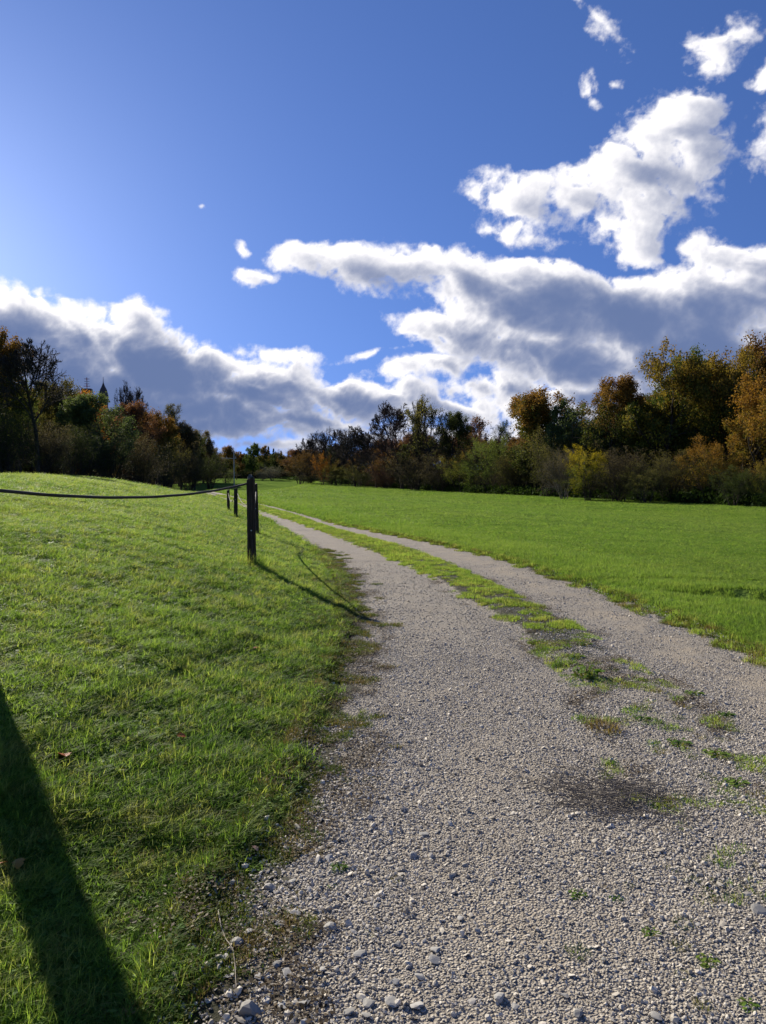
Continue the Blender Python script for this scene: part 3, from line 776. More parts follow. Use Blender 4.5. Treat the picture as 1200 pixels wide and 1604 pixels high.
def tree_geo(kind, seed):
    """branches and leaves of one pattern in a unit-ish space: 10 m tall"""
    key = (kind, seed)
    if key in _cache: return _cache[key]
    S = SPECS[kind]; R = np.random.default_rng(seed * 7 + len(kind) * 101)
    H = 10.0; ns = S['stems']
    if ns == 1:
        st = np.zeros((1, 3)); d = np.array([[R.normal(0, .05), R.normal(0, .05), 1.0]]); L = np.array([H * (.80 if kind in ('oak', 'round', 'dome') else .84)]); r0 = np.array([.27 if kind == 'bare' else .22]); up = .02
    else:
        a = R.uniform(0, 6.283, ns); rr = R.uniform(.1, 1.0, ns)
        st = np.stack([np.cos(a) * rr, np.sin(a) * rr, a * 0 - .05], -1)
        spl = .22 if kind == 'broom' else .55
        d = np.stack([np.cos(a) * spl * R.uniform(.2, 1, ns), np.sin(a) * spl * R.uniform(.2, 1, ns), np.ones(ns)], -1)
        L = H * R.uniform(.6, .95, ns); r0 = np.full(ns, .085); up = .02
    P = polylines(st, d, L, 12, S['wander'] * .45, up, R)
    r1 = r0 * .12
    wood = [(P, r0, r1, 7 if ns == 1 else 5)]; twig = []
    if ns == 1:                        # a clear bole below the crown, so tall trees keep round heads
        bole = np.array([[[.05, 0, -9.0], [-.03, .03, -4.5], [0, 0, 0.02]]]); wood.append((bole, np.array([.27]), r0 * 1.0, 7))
    lens = L
    for li, (per, ang, lf, upb) in enumerate(S['lv']):
        last = li == len(S['lv']) - 1
        t0 = S['t0'] if li == 0 else .22
        st, d, L, rr = children(P, r0, r1, per, t0, .985, ang, lf, R, upb, lens, .55, .35 if (li == 0 and kind in ('oak', 'round', 'dome')) else .7)
        if li == 0 and kind in ('oak', 'round', 'dome'):
            # limbs longest at mid height: a broad dome
            L = to_hull(st, d) * R.uniform(.62, .92, len(L))
        if li == 1 and kind in ('oak', 'round', 'dome'):
            L = np.minimum(np.maximum(L, .9), np.maximum(to_hull(st, d), .3) * R.uniform(.7, 1.0, len(L)))
            L = np.clip(L, .35, 3.2)
        if last and kind in ('oak', 'round', 'dome'):
            end = st + d * L[:, None]; ok_ = hull_r(end) < 1.0 + .10 * np.sin(np.arctan2(end[:, 0], end[:, 1]) * 5 + seed) + .07 * np.sin(end[:, 2] * 2.3 + seed * 2)
            st, d, L, rr = st[ok_], d[ok_], L[ok_], rr[ok_]
        nseg = 7 if li == 0 else (5 if li == 1 else 3)
        P = polylines(st, d, L, nseg, S['wander'], upb * .35, R)
        r0 = np.maximum(rr, S['tw'] * .8); r1 = np.maximum(r0 * .25, S['tw'] * .45); lens = L
        (twig if li >= 1 else wood).append((P, r0, r1, 4 if li <= 1 else 3))
    wv, wq, off = [], [], 0
    for (p, a, b, s) in wood:
        v, q = tubes(p, a, b, s); wv.append(v); wq.append(q + off); off += len(v)
    tv, tq, off = [], [], 0
    for (p, a, b, s) in twig:
        v, q = tubes(p, a, b, s); tv.append(v); tq.append(q + off); off += len(v)
    tv = np.concatenate(tv); tq = np.concatenate(tq)
    # leaves along the outermost twigs, in sprays
    nl = S['leaves']; nt_ = len(P)
    if nl:
        nt_ = len(P); t = R.uniform(.15, 1.05, (nt_, nl)); f = np.clip(t, 0, .999) * (P.shape[1] - 1); k = f.astype(int); fr = (f - k)[..., None]
        ii = np.arange(nt_)[:, None]
        c = P[ii, k] * (1 - fr) + P[ii, k + 1] * fr + R.normal(0, .17, (nt_, nl, 3))
        tint = np.repeat(R.uniform(0, 1, nt_)[:, None], nl, 1) * .6 + R.uniform(0, .4, (nt_, nl))
        c = c.reshape(-1, 3); tint = tint.ravel(); n = len(c)
        u = unit(R.normal(0, 1, (n, 3)) + np.array([0, 0, -.2])); w = unit(np.cross(u, R.normal(0, 1, (n, 3)) + np.array([0, 0, 1.2])))
        s = S['size'] * R.uniform(.55, 1.3, n)[:, None]
        LV = np.stack([c - u * s * .6, c + w * s * .42, c + u * s * .7, c - w * s * .42], 1).reshape(-1, 3)
    else:
        LV = np.zeros((0, 3)); tint = np.zeros(0)
    allp = LV if nl >= 5 else tv
    pz, pw = (99.6, 97) if kind in ('dome', 'round', 'oak') else (99.3, 91)
    zt = np.percentile(allp[:, 2], pz); hw = np.percentile(np.abs(allp[:, 0]), pw); hw2 = np.percentile(np.abs(allp[:, 1]), pw)
    _cache[key] = (np.concatenate(wv), np.concatenate(wq), tv, tq, LV, tint, zt, (hw + hw2) / 2)
    return _cache[key]

def mat_bark(name, a, b):
    m, nt = new_mat(name); tc = N(nt, 'ShaderNodeTexCoord').outputs['Object']
    mp = N(nt, 'ShaderNodeMapping'); nt.links.new(tc, mp.inputs[0]); mp.inputs['Scale'].default_value = (1, 1, .25)
    n1 = noise(nt, mp.outputs[0], 9, 4, .6)
    out(nt, principled(nt, MIX(nt, SS(nt, n1, .35, .65), a, b), .9, .1, bump(nt, n1, .6, .02)))
    return m
BARK = mat_bark("bark", rgb(.030, .024, .018), rgb(.085, .070, .055))
BARK_RED = mat_bark("reddish_bark", rgb(.055, .034, .028), rgb(.120, .082, .068))
BARK_GREY = mat_bark("grey_bark", rgb(.085, .080, .072), rgb(.19, .18, .165))

_lm = {}
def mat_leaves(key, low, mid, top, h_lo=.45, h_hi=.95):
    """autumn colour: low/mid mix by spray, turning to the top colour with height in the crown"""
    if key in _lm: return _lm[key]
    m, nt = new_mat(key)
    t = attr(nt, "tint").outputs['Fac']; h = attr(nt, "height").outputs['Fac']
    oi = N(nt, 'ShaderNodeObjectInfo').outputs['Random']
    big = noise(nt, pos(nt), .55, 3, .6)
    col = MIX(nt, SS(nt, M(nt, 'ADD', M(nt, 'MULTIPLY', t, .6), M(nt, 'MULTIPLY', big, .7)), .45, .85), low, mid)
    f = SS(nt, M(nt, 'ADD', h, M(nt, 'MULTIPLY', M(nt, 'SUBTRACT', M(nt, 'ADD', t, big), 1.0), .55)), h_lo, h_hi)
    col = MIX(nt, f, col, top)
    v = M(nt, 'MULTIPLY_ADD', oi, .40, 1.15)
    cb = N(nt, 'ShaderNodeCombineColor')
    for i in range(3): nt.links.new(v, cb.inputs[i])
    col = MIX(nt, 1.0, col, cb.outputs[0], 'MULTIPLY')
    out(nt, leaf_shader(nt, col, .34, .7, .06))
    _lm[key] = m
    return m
LEAF = {
    'green':   mat_leaves("green_leaves", rgb(.030, .050, .012), rgb(.070, .100, .020), rgb(.095, .115, .022)),
    'dkgreen': mat_leaves("dark_green_leaves", rgb(.020, .032, .010), rgb(.045, .060, .016), rgb(.060, .070, .020)),
    'grgreen': mat_leaves("grey_green_leaves", rgb(.035, .050, .022), rgb(.085, .105, .045), rgb(.09, .11, .04)),
    'ochre':   mat_leaves("ochre_green_leaves", rgb(.055, .075, .016), rgb(.150, .140, .026), rgb(.205, .135, .026), .45, .95),
    'orange':  mat_leaves("orange_leaves", rgb(.085, .072, .016), rgb(.180, .112, .022), rgb(.240, .125, .024), .40, .95),
    'brown':   mat_leaves("brown_leaves", rgb(.045, .035, .016), rgb(.105, .070, .025), rgb(.150, .080, .026), .35, .85),
    'rust':    mat_leaves("rust_leaves", rgb(.090, .040, .016), rgb(.220, .090, .020), rgb(.360, .150, .020), .45, .9),
    'orangetop': mat_leaves("green_leaves_turning_orange", rgb(.040, .055, .015), rgb(.095, .098, .024), rgb(.200, .105, .026), .50, .92),
    'yellow':  mat_leaves("yellow_leaves", rgb(.095, .120, .016), rgb(.230, .200, .020), rgb(.400, .300, .022), .45, .95),
    'olive':   mat_leaves("olive_leaves", rgb(.045, .050, .016), rgb(.095, .090, .028), rgb(.130, .110, .035)),
    'ochrebrown': mat_leaves("ochre_brown_leaves", rgb(.040, .045, .014), rgb(.090, .080, .022), rgb(.150, .095, .025)),
    'willow':  mat_leaves("willow_leaves", rgb(.050, .070, .018), rgb(.105, .135, .030), rgb(.150, .180, .040), .4, .9),
    'darkbrown': mat_leaves("dark_brown_leaves", rgb(.040, .034, .022), rgb(.080, .066, .040), rgb(.110, .085, .048)),
    'redbrown': mat_leaves("red_brown_leaves", rgb(.070, .035, .022), rgb(.130, .060, .032), rgb(.150, .070, .036)),
    'pale':    mat_leaves("pale_leaves", rgb(.10, .095, .075), rgb(.17, .16, .13), rgb(.20, .19, .16)),
}

_tm = {}
def tree_meshes(kind, seed, leaf, bark):
    key = (kind, seed, leaf, bark.name)
    if key in _tm: return _tm[key]
    wv, wq, tv, tq, LV, tint, zt, hw = tree_geo(kind, seed)
    tm = mesh_np("trunk", wv, wq, smooth=True); tm.materials.append(bark)
    nb = len(tv); nl = len(LV) // 4
    V = np.concatenate([tv, LV]); q = tq
    if nl: q = np.concatenate([tq, nb + np.arange(nl * 4).reshape(-1, 4)])
    mi = np.concatenate([np.zeros(len(tq), int), np.ones(nl, int)])
    cm = mesh_np("crown", V, q, mat_idx=mi); cm.materials.append(bark)
    if nl: cm.materials.append(LEAF[leaf])
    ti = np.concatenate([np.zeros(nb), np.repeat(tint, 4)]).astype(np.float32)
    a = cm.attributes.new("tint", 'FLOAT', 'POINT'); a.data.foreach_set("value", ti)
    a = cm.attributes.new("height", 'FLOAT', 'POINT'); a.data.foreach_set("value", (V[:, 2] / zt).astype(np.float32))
    _tm[key] = (tm, cm, zt, hw)
    return _tm[key]

def tree(name, cat, label, px, Y, top, hw, kind, leaf='green', seed=1, bark=None, group=None, rot=None, lean=0.0, sink=0.0):
    """px: photo column it stands under, Y: distance, top: photo row of its highest point, hw: half width in photo pixels"""
    x, y, z = at(px, Y)
    H = max(.5, (745.4 - top) / F * Y + EYE - z); Wd = hw / F * Y
    bark = bark or BARK
    tm, cm, zt, h0 = tree_meshes(kind, seed, leaf, bark)
    if kind in ('oak', 'round', 'dome') and not name.startswith('spruce'): Wd = max(Wd, .22 * H)
    e = empty(name, (x, y, z - sink), rot if rot is not None else (seed * 1.7 + px * .13) % 6.283)
    sx = Wd / h0; stretch = 1.75 if group else 1.28
    sz = (H + sink) / zt
    if SPECS[kind]['stems'] == 1: sz = max(min(sz, stretch * sx), sz * .5)
    lift = (H + sink - sz * zt) / sz
    e.scale = (sx, sx, sz)
    if lean: e.rotation_euler[1] = 0.0; e.rotation_euler = (0, lean, 0)
    tag(e, label, cat, group)
    for nm, me in (("trunk", tm), ("crown", cm)):
        o = bpy.data.objects.new(nm, me); C.objects.link(o); o.parent = e; o.location = (0, 0, lift)
    return e

T = tree
# ---- right-hand wood edge, from the right of the picture towards the middle
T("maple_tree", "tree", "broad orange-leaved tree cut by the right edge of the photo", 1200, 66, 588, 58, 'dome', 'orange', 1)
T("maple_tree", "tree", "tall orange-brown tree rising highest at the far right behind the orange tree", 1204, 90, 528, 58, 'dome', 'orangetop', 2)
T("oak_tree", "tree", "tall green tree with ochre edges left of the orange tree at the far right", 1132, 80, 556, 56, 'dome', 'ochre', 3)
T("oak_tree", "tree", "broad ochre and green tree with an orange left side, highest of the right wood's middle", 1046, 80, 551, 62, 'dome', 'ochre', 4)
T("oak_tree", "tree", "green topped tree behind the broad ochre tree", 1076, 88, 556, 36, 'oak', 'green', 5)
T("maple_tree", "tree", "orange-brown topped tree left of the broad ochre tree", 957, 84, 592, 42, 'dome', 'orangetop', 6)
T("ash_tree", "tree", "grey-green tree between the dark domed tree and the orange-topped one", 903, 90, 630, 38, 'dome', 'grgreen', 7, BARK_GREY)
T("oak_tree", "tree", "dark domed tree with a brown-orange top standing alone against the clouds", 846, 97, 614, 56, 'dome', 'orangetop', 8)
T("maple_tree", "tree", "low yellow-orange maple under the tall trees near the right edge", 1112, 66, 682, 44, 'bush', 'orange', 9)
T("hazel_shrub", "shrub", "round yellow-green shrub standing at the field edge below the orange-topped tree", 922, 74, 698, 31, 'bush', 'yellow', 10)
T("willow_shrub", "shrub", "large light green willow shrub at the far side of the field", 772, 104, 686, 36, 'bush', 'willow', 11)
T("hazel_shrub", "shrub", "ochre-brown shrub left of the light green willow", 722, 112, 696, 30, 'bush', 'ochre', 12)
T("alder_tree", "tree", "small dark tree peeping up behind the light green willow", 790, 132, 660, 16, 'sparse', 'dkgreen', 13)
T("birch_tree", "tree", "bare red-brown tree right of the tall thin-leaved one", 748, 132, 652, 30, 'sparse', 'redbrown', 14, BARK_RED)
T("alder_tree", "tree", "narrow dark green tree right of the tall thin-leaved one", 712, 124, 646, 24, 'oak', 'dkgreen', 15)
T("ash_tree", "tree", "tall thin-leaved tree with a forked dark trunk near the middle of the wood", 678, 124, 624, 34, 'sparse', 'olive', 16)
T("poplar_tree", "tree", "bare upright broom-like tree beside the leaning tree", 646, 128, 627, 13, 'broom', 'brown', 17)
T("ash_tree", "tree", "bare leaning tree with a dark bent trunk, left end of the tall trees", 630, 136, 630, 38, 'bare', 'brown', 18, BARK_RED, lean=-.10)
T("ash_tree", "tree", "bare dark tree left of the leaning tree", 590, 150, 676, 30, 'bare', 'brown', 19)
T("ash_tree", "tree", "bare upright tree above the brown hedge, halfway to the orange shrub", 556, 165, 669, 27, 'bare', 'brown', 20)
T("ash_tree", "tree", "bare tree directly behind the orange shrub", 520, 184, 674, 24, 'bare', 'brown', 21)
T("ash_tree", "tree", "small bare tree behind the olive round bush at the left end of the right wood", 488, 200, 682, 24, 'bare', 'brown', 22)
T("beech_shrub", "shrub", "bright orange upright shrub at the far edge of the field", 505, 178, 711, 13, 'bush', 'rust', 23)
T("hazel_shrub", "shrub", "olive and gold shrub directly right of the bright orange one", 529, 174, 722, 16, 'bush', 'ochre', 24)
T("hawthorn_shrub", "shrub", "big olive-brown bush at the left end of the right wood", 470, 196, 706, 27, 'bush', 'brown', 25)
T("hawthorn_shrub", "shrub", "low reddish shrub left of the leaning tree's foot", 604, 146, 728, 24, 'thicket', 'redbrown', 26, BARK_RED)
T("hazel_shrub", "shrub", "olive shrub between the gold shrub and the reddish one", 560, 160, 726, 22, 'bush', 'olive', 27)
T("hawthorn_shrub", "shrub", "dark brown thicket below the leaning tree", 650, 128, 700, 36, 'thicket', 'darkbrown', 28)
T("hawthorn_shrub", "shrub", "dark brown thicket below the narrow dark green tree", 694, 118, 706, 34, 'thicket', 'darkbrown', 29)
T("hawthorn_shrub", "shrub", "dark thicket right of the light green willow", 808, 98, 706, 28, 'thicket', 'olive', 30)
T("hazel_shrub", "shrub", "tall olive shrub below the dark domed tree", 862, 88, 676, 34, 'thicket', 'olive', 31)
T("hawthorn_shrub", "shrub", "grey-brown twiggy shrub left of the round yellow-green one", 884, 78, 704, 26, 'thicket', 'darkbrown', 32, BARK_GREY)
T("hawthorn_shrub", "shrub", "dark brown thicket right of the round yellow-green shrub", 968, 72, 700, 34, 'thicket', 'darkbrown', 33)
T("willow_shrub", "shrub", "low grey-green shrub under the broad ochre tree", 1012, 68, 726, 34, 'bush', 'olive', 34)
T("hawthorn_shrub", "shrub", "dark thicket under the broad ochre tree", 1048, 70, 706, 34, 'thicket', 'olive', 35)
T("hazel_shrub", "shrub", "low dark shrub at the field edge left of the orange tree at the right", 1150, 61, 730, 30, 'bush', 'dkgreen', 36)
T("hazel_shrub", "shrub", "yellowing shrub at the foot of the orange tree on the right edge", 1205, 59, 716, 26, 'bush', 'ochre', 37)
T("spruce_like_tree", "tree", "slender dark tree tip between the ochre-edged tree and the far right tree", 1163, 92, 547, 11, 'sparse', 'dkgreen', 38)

# ---- left-hand wood
T("beech_tree", "tree", "brown-orange leafy tree cut by the left edge of the photo", -2, 54, 517, 44, 'dome', 'orangetop', 41)
T("ash_tree", "tree", "big bare spreading tree near the left edge", 60, 52, 540, 46, 'bare', 'brown', 42)
T("maple_tree", "tree", "yellow-green tree seen through the bare tree on the left", 34, 64, 600, 30, 'oak', 'willow', 43)
T("oak_tree", "tree", "green tree right behind the big bare tree", 103, 72, 600, 29, 'dome', 'olive', 44)
T("oak_tree", "tree", "broad dark grey-green tree in front of the left wood", 166, 68, 622, 50, 'dome', 'grgreen', 45)
T("beech_tree", "tree", "rust-red and orange tree between the green tree and the grey-green one", 132, 88, 617, 24, 'dome', 'rust', 46)
T("ash_tree", "tree", "thin bare tree standing up against the cloud on the left hill", 197, 104, 599, 12, 'bare', 'brown', 47)
T("ash_tree", "tree", "smaller bare tree against the cloud right of its taller neighbour", 220, 108, 608, 14, 'bare', 'brown', 48)
T("beech_tree", "tree", "red-brown tree below the two bare trees on the left hill", 214, 92, 634, 34, 'dome', 'redbrown', 49)
T("maple_tree", "tree", "small orange tree in the left wood right of the red-brown one", 250, 98, 645, 17, 'oak', 'orangetop', 50)
T("ash_tree", "tree", "grey bare-topped tree where the left wood begins to fall away", 268, 108, 632, 18, 'sparse', 'olive', 51)
T("beech_tree", "tree", "dark brown tree low in the left wood with a golden flank", 284, 106, 660, 24, 'dome', 'darkbrown', 52)
T("beech_tree", "tree", "dark brown domed tree at the right end of the left wood", 326, 140, 678, 20, 'dome', 'darkbrown', 53)
T("beech_tree", "tree", "dark tree between the golden-flanked and the domed brown trees", 305, 124, 676, 18, 'oak', 'dkgreen', 54)
for i, (px, Y, top, hw, lf, lab) in enumerate([
        (8, 50, 640, 40, 'dkgreen', "dark thicket at the left edge behind the grassy bank"),
        (66, 54, 660, 38, 'darkbrown', "dark brown thicket at the foot of the big bare tree"),
        (118, 58, 664, 34, 'dkgreen', "dark olive thicket below the green tree on the left"),
        (172, 62, 676, 36, 'dkgreen', "dark thicket under the broad grey-green tree"),
        (222, 72, 682, 32, 'darkbrown', "brown thicket under the red-brown tree"),
        (262, 84, 694, 26, 'olive', "thicket below the small orange tree"),
        (296, 100, 700, 22, 'darkbrown', "thicket below the dark brown tree with the golden flank"),
        (330, 128, 712, 18, 'dkgreen', "thicket below the dark brown domed tree")]):
    T("hawthorn_shrub", "shrub", lab, px, Y, top, hw, 'thicket', lf, 60 + i)

# ---- far wood across the end of the field
def conifer_mesh(seed):
    R = np.random.default_rng(seed)
    Ps = np.array([[[0, 0, 0], [0, 0, 5.0], [0.02, 0, 10.0]]]); wv, wq = tubes(Ps, np.array([.16]), np.array([.02]), 6)
    n = 260; z = np.sort(R.uniform(.9, 9.8, n)); a = R.uniform(0, 6.283, n); L = (10.2 - z) * .30 * R.uniform(.75, 1.15, n)
    st = np.stack([z * 0, z * 0, z], -1); d = np.stack([np.cos(a), np.sin(a), R.uniform(-.35, .05, n)], -1)
    P = polylines(st, d, L, 4, .05, -.03, R); tv, tq = tubes(P, np.full(n, .03), np.full(n, .012), 3)
    m = 26; t = R.uniform(.1, 1, (n, m)) * 3.999; k = t.astype(int); fr = (t - k)[..., None]; ii = np.arange(n)[:, None]
    c = (P[ii, k] * (1 - fr) + P[ii, k + 1] * fr + R.normal(0, .07, (n, m, 3))).reshape(-1, 3); q = len(c)
    u = unit(R.normal(0, 1, (q, 3)) + [0, 0, -.6]); w = unit(np.cross(u, R.normal(0, 1, (q, 3))))
    s = .22 * R.uniform(.6, 1.2, q)[:, None]
    LV = np.stack([c - u * s * .6, c + w * s * .2, c + u * s * .7, c - w * s * .2], 1).reshape(-1, 3)
    tm = mesh_np("trunk", wv, wq, smooth=True); tm.materials.append(BARK)
    cm = mesh_np("crown", np.concatenate([tv, LV]), np.concatenate([tq, len(tv) + np.arange(q * 4).reshape(-1, 4)]), mat_idx=np.concatenate([np.zeros(len(tq), int), np.ones(q, int)]))
    cm.materials.append(BARK); cm.materials.append(LEAF['dkgreen'])
    for nm in ("tint", "height"):
        at_ = cm.attributes.new(nm, 'FLOAT', 'POINT'); at_.data.foreach_set("value", R.uniform(0, .5, len(tv) + q * 4).astype(np.float32))
    return tm, cm
CON = [conifer_mesh(s) for s in (1, 2)]
def conifer(label, px, Y, top, hw, v, group=None):
    x, y, z = at(px, Y); H = (745.4 - top) / F * Y + EYE - z
    e = empty("spruce_tree", (x, y, z), px * .7); w = hw / F * Y / 2.6; e.scale = (w, w, H / 10.0)
    tag(e, label, "tree", group)
    for nm, me in (("trunk", CON[v][0]), ("crown", CON[v][1])):
        o = bpy.data.objects.new(nm, me); C.objects.link(o); o.parent = e
conifer("dark spruce between the orange-brown tree and the round green tree far away", 377, 262, 708, 11, 0)
conifer("dark spruce just left of the round green tree far away", 383, 268, 709, 10, 1)
conifer("taller dark spruce tip right of the brown far tree", 421, 290, 699, 12, 0)
conifer("dark spruce close right of the tallest far spruce", 429, 286, 702, 11, 1)
conifer("dark far spruce near the left end of the right wood", 441, 292, 706, 11, 0)
conifer("last dark far spruce before the right wood", 452, 288, 706, 11, 1)
T("beech_tree", "tree", "orange-brown far tree right of the left wood", 354, 205, 699, 14, 'oak', 'orangetop', 71)
T("beech_tree", "tree", "brown far tree behind the white pole", 371, 245, 707, 10, 'oak', 'brown', 72)
T("oak_tree", "tree", "round dark green far tree above the fence posts", 396, 240, 695, 13, 'round', 'green', 73)
T("beech_tree", "tree", "brown-topped far tree right of the round green one", 415, 252, 699, 11, 'oak', 'orangetop', 74)
T("oak_tree", "tree", "low dark far tree right of the brown-topped one", 436, 262, 709, 12, 'round', 'dkgreen', 75)
T("willow_shrub", "shrub", "pale grey far shrub in front of the dark wood above the nearest post", 427, 236, 730, 13, 'thicket', 'pale', 76, BARK_GREY)
T("willow_shrub", "shrub", "small pale far shrub left of the first pale one", 411, 238, 737, 8, 'thicket', 'pale', 77, BARK_GREY)
T("willow_shrub", "shrub", "small grey-green far shrub left of the white pole", 357, 168, 736, 8, 'bush', 'grgreen', 78)

# ---- depth of the woods: many trees nothing tells apart, copied from a few patterns
ZONES = {
    'right': [(880, "behind the dark domed tree"), (940, "behind the round yellow-green shrub"), (992, "behind the orange-topped tree"), (1100, "behind the broad ochre tree"), (1240, "behind the far right orange tree"), (9999, "outside the photo's right edge")],
    'middle': [(520, "above the big olive-brown bush"), (580, "behind the brown hedge right of the orange shrub"), (660, "behind the bare leaning tree"), (740, "behind the tall thin-leaved tree"), (9999, "behind the light green willow")],
    'left': [(-42, "outside the photo's left edge"), (30, "behind the leafy tree at the left edge"), (90, "behind the big bare tree"), (150, "below the antenna mast"), (210, "below the church spire"), (270, "below the two small bare trees"), (9999, "where the left wood slopes down")],
    'far': [(375, "left of the round green far tree"), (420, "behind the round green far tree"), (9999, "right of the round green far tree")],
    'foot': [(470, "under the far trees closing the field"), (600, "beside the bright orange shrub"), (720, "below the leaning and thin-leaved trees"), (840, "beside the light green willow"), (960, "beside the round yellow-green shrub"), (1090, "below the broad ochre tree"), (9999, "below the far right orange tree")],
}
def wood_copies(name, n, place, kinds, label, cat, zone, seed):
    R = np.random.default_rng(seed)
    for i in range(n):
        px, Y, top, hw = place(R, i)
        kind, leaf, s = kinds[R.integers(len(kinds))]
        x, y, z = at(px, Y)
        if (745.4 - top) / F * Y + EYE - z < 2.2: continue
        where = [w for lim, w in ZONES[zone] if px < lim][0]
        T(name, cat, label + ' ' + where, px, Y, top, hw, kind, leaf, s, rot=R.uniform(0, 6.28), group=('shrubs ' if cat == 'shrub' else 'trees ') + where)
mixk = [('round', 'brown', 2), ('dome', 'dkgreen', 3), ('round', 'olive', 4), ('dome', 'ochrebrown', 3), ('sparse', 'redbrown', 6), ('round', 'brown', 1), ('dome', 'dkgreen', 4)]
def pr(R, i):                         # behind the right edge
    px = 820 + i * 400 / 24.0 + R.uniform(-8, 8); Y = np.interp(px, [800, 1220], [122, 92]) + R.uniform(0, 10)
    top = np.interp(px, [820, 880, 930, 1000, 1100, 1220], [664, 660, 640, 604, 590, 566]) + R.uniform(0, 18)
    if i >= 25: px = 1250 + (i - 25) * 34.0; Y = 62 + R.uniform(0, 20); top = 560 + R.uniform(0, 40); return px, Y, top, R.uniform(50, 64)
    return px, Y, top + 8, R.uniform(32, 42)
wood_copies("beech_tree", 36, pr, mixk, "dark tree deep in the right wood", "tree", "right", 5)
def pr2(R, i):
    px = 470 + i * 360 / 39.0 + R.uniform(-6, 6); Y = np.interp(px, [470, 640, 830], [232, 165, 135]) + R.uniform(0, 12)
    top = np.interp(px, [470, 520, 600, 680, 740, 830], [700, 692, 690, 672, 676, 682]) + R.uniform(0, 12)
    return px, Y, top + (i % 2) * 10, R.uniform(20, 28)
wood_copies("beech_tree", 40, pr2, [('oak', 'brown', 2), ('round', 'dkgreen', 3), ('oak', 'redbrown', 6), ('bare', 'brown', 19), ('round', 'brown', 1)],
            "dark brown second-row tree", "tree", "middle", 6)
mixl = [('dome', 'darkbrown', 3), ('dome', 'dkgreen', 4), ('round', 'brown', 1), ('dome', 'ochrebrown', 3), ('round', 'dkgreen', 2), ('sparse', 'darkbrown', 6)]  # darker leaf colours picked to stand in for this wood's own shade
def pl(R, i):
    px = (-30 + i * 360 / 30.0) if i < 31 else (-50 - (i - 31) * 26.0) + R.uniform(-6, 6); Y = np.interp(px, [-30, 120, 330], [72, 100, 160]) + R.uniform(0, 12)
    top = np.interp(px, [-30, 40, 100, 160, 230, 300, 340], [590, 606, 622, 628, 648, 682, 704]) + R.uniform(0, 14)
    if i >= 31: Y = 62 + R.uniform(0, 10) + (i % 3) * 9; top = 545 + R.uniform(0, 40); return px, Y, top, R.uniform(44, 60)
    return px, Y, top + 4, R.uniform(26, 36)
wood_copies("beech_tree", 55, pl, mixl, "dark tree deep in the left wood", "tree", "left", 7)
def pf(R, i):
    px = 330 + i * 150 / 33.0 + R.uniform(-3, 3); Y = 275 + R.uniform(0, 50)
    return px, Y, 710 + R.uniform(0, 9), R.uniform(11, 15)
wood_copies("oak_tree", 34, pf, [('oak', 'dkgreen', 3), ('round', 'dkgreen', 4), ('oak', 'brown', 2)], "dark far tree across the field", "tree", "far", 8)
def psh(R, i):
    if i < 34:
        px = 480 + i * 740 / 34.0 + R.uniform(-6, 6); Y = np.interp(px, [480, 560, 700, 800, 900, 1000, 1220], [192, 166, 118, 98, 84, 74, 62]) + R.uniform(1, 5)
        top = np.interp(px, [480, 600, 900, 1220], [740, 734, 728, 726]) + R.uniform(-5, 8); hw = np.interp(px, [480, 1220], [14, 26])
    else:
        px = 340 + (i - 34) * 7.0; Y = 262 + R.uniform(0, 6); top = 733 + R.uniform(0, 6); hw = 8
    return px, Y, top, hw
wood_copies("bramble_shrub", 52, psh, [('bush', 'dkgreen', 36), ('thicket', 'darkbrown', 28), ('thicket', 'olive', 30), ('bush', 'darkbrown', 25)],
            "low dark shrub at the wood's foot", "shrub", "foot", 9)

# ------------------------------------------------------------------ low ground cover along the foot of the woods (stuff)
BRAMBLE = mat_leaves("bramble_leaves", rgb(.030, .050, .012), rgb(.085, .110, .026), rgb(.13, .13, .05))
def build_bramble():
    protos_b = []
    for s in range(3):
        R = np.random.default_rng(200 + s); n = 90
        c = np.stack([R.normal(0, .42, n), R.normal(0, .42, n), R.uniform(0, 1, n) ** 1.3 * .55], -1)
        u = unit(R.normal(0, 1, (n, 3))); w = unit(np.cross(u, R.normal(0, 1, (n, 3)))); sz = R.uniform(.05, .13, n)[:, None]
        V = np.stack([c - u * sz, c + w * sz * .6, c + u * sz, c - w * sz * .6], 1).reshape(-1, 3)
        protos_b.append(proto("bramble", mesh_np("bramble", V, np.arange(n * 4).reshape(-1, 4)), BRAMBLE))
    y = rs.uniform(56, 262, 5200) ; y = 56 + (y - 56) * rs.uniform(0, 1, len(y)) ** .8
    x = right_edge_x(y) + rs.uniform(-.2, 4.5, len(y)) ** 1.0 + perlin(y * .3, y * 0, 33) * .8
    s = rs.uniform(.6, 1.5, len(x)) * np.clip(1.1 + perlin(x * .4, y * .4, 34), .35, 2)
    P, Rr, Sc, pk = spread(x, y, ground_z(x, y), s, 3, .1)
    scatter("bramble_verge", P, Rr, Sc, pk, protos_b, "dark green brambles and weeds along the far right edge of the field", "ground cover")
build_bramble()

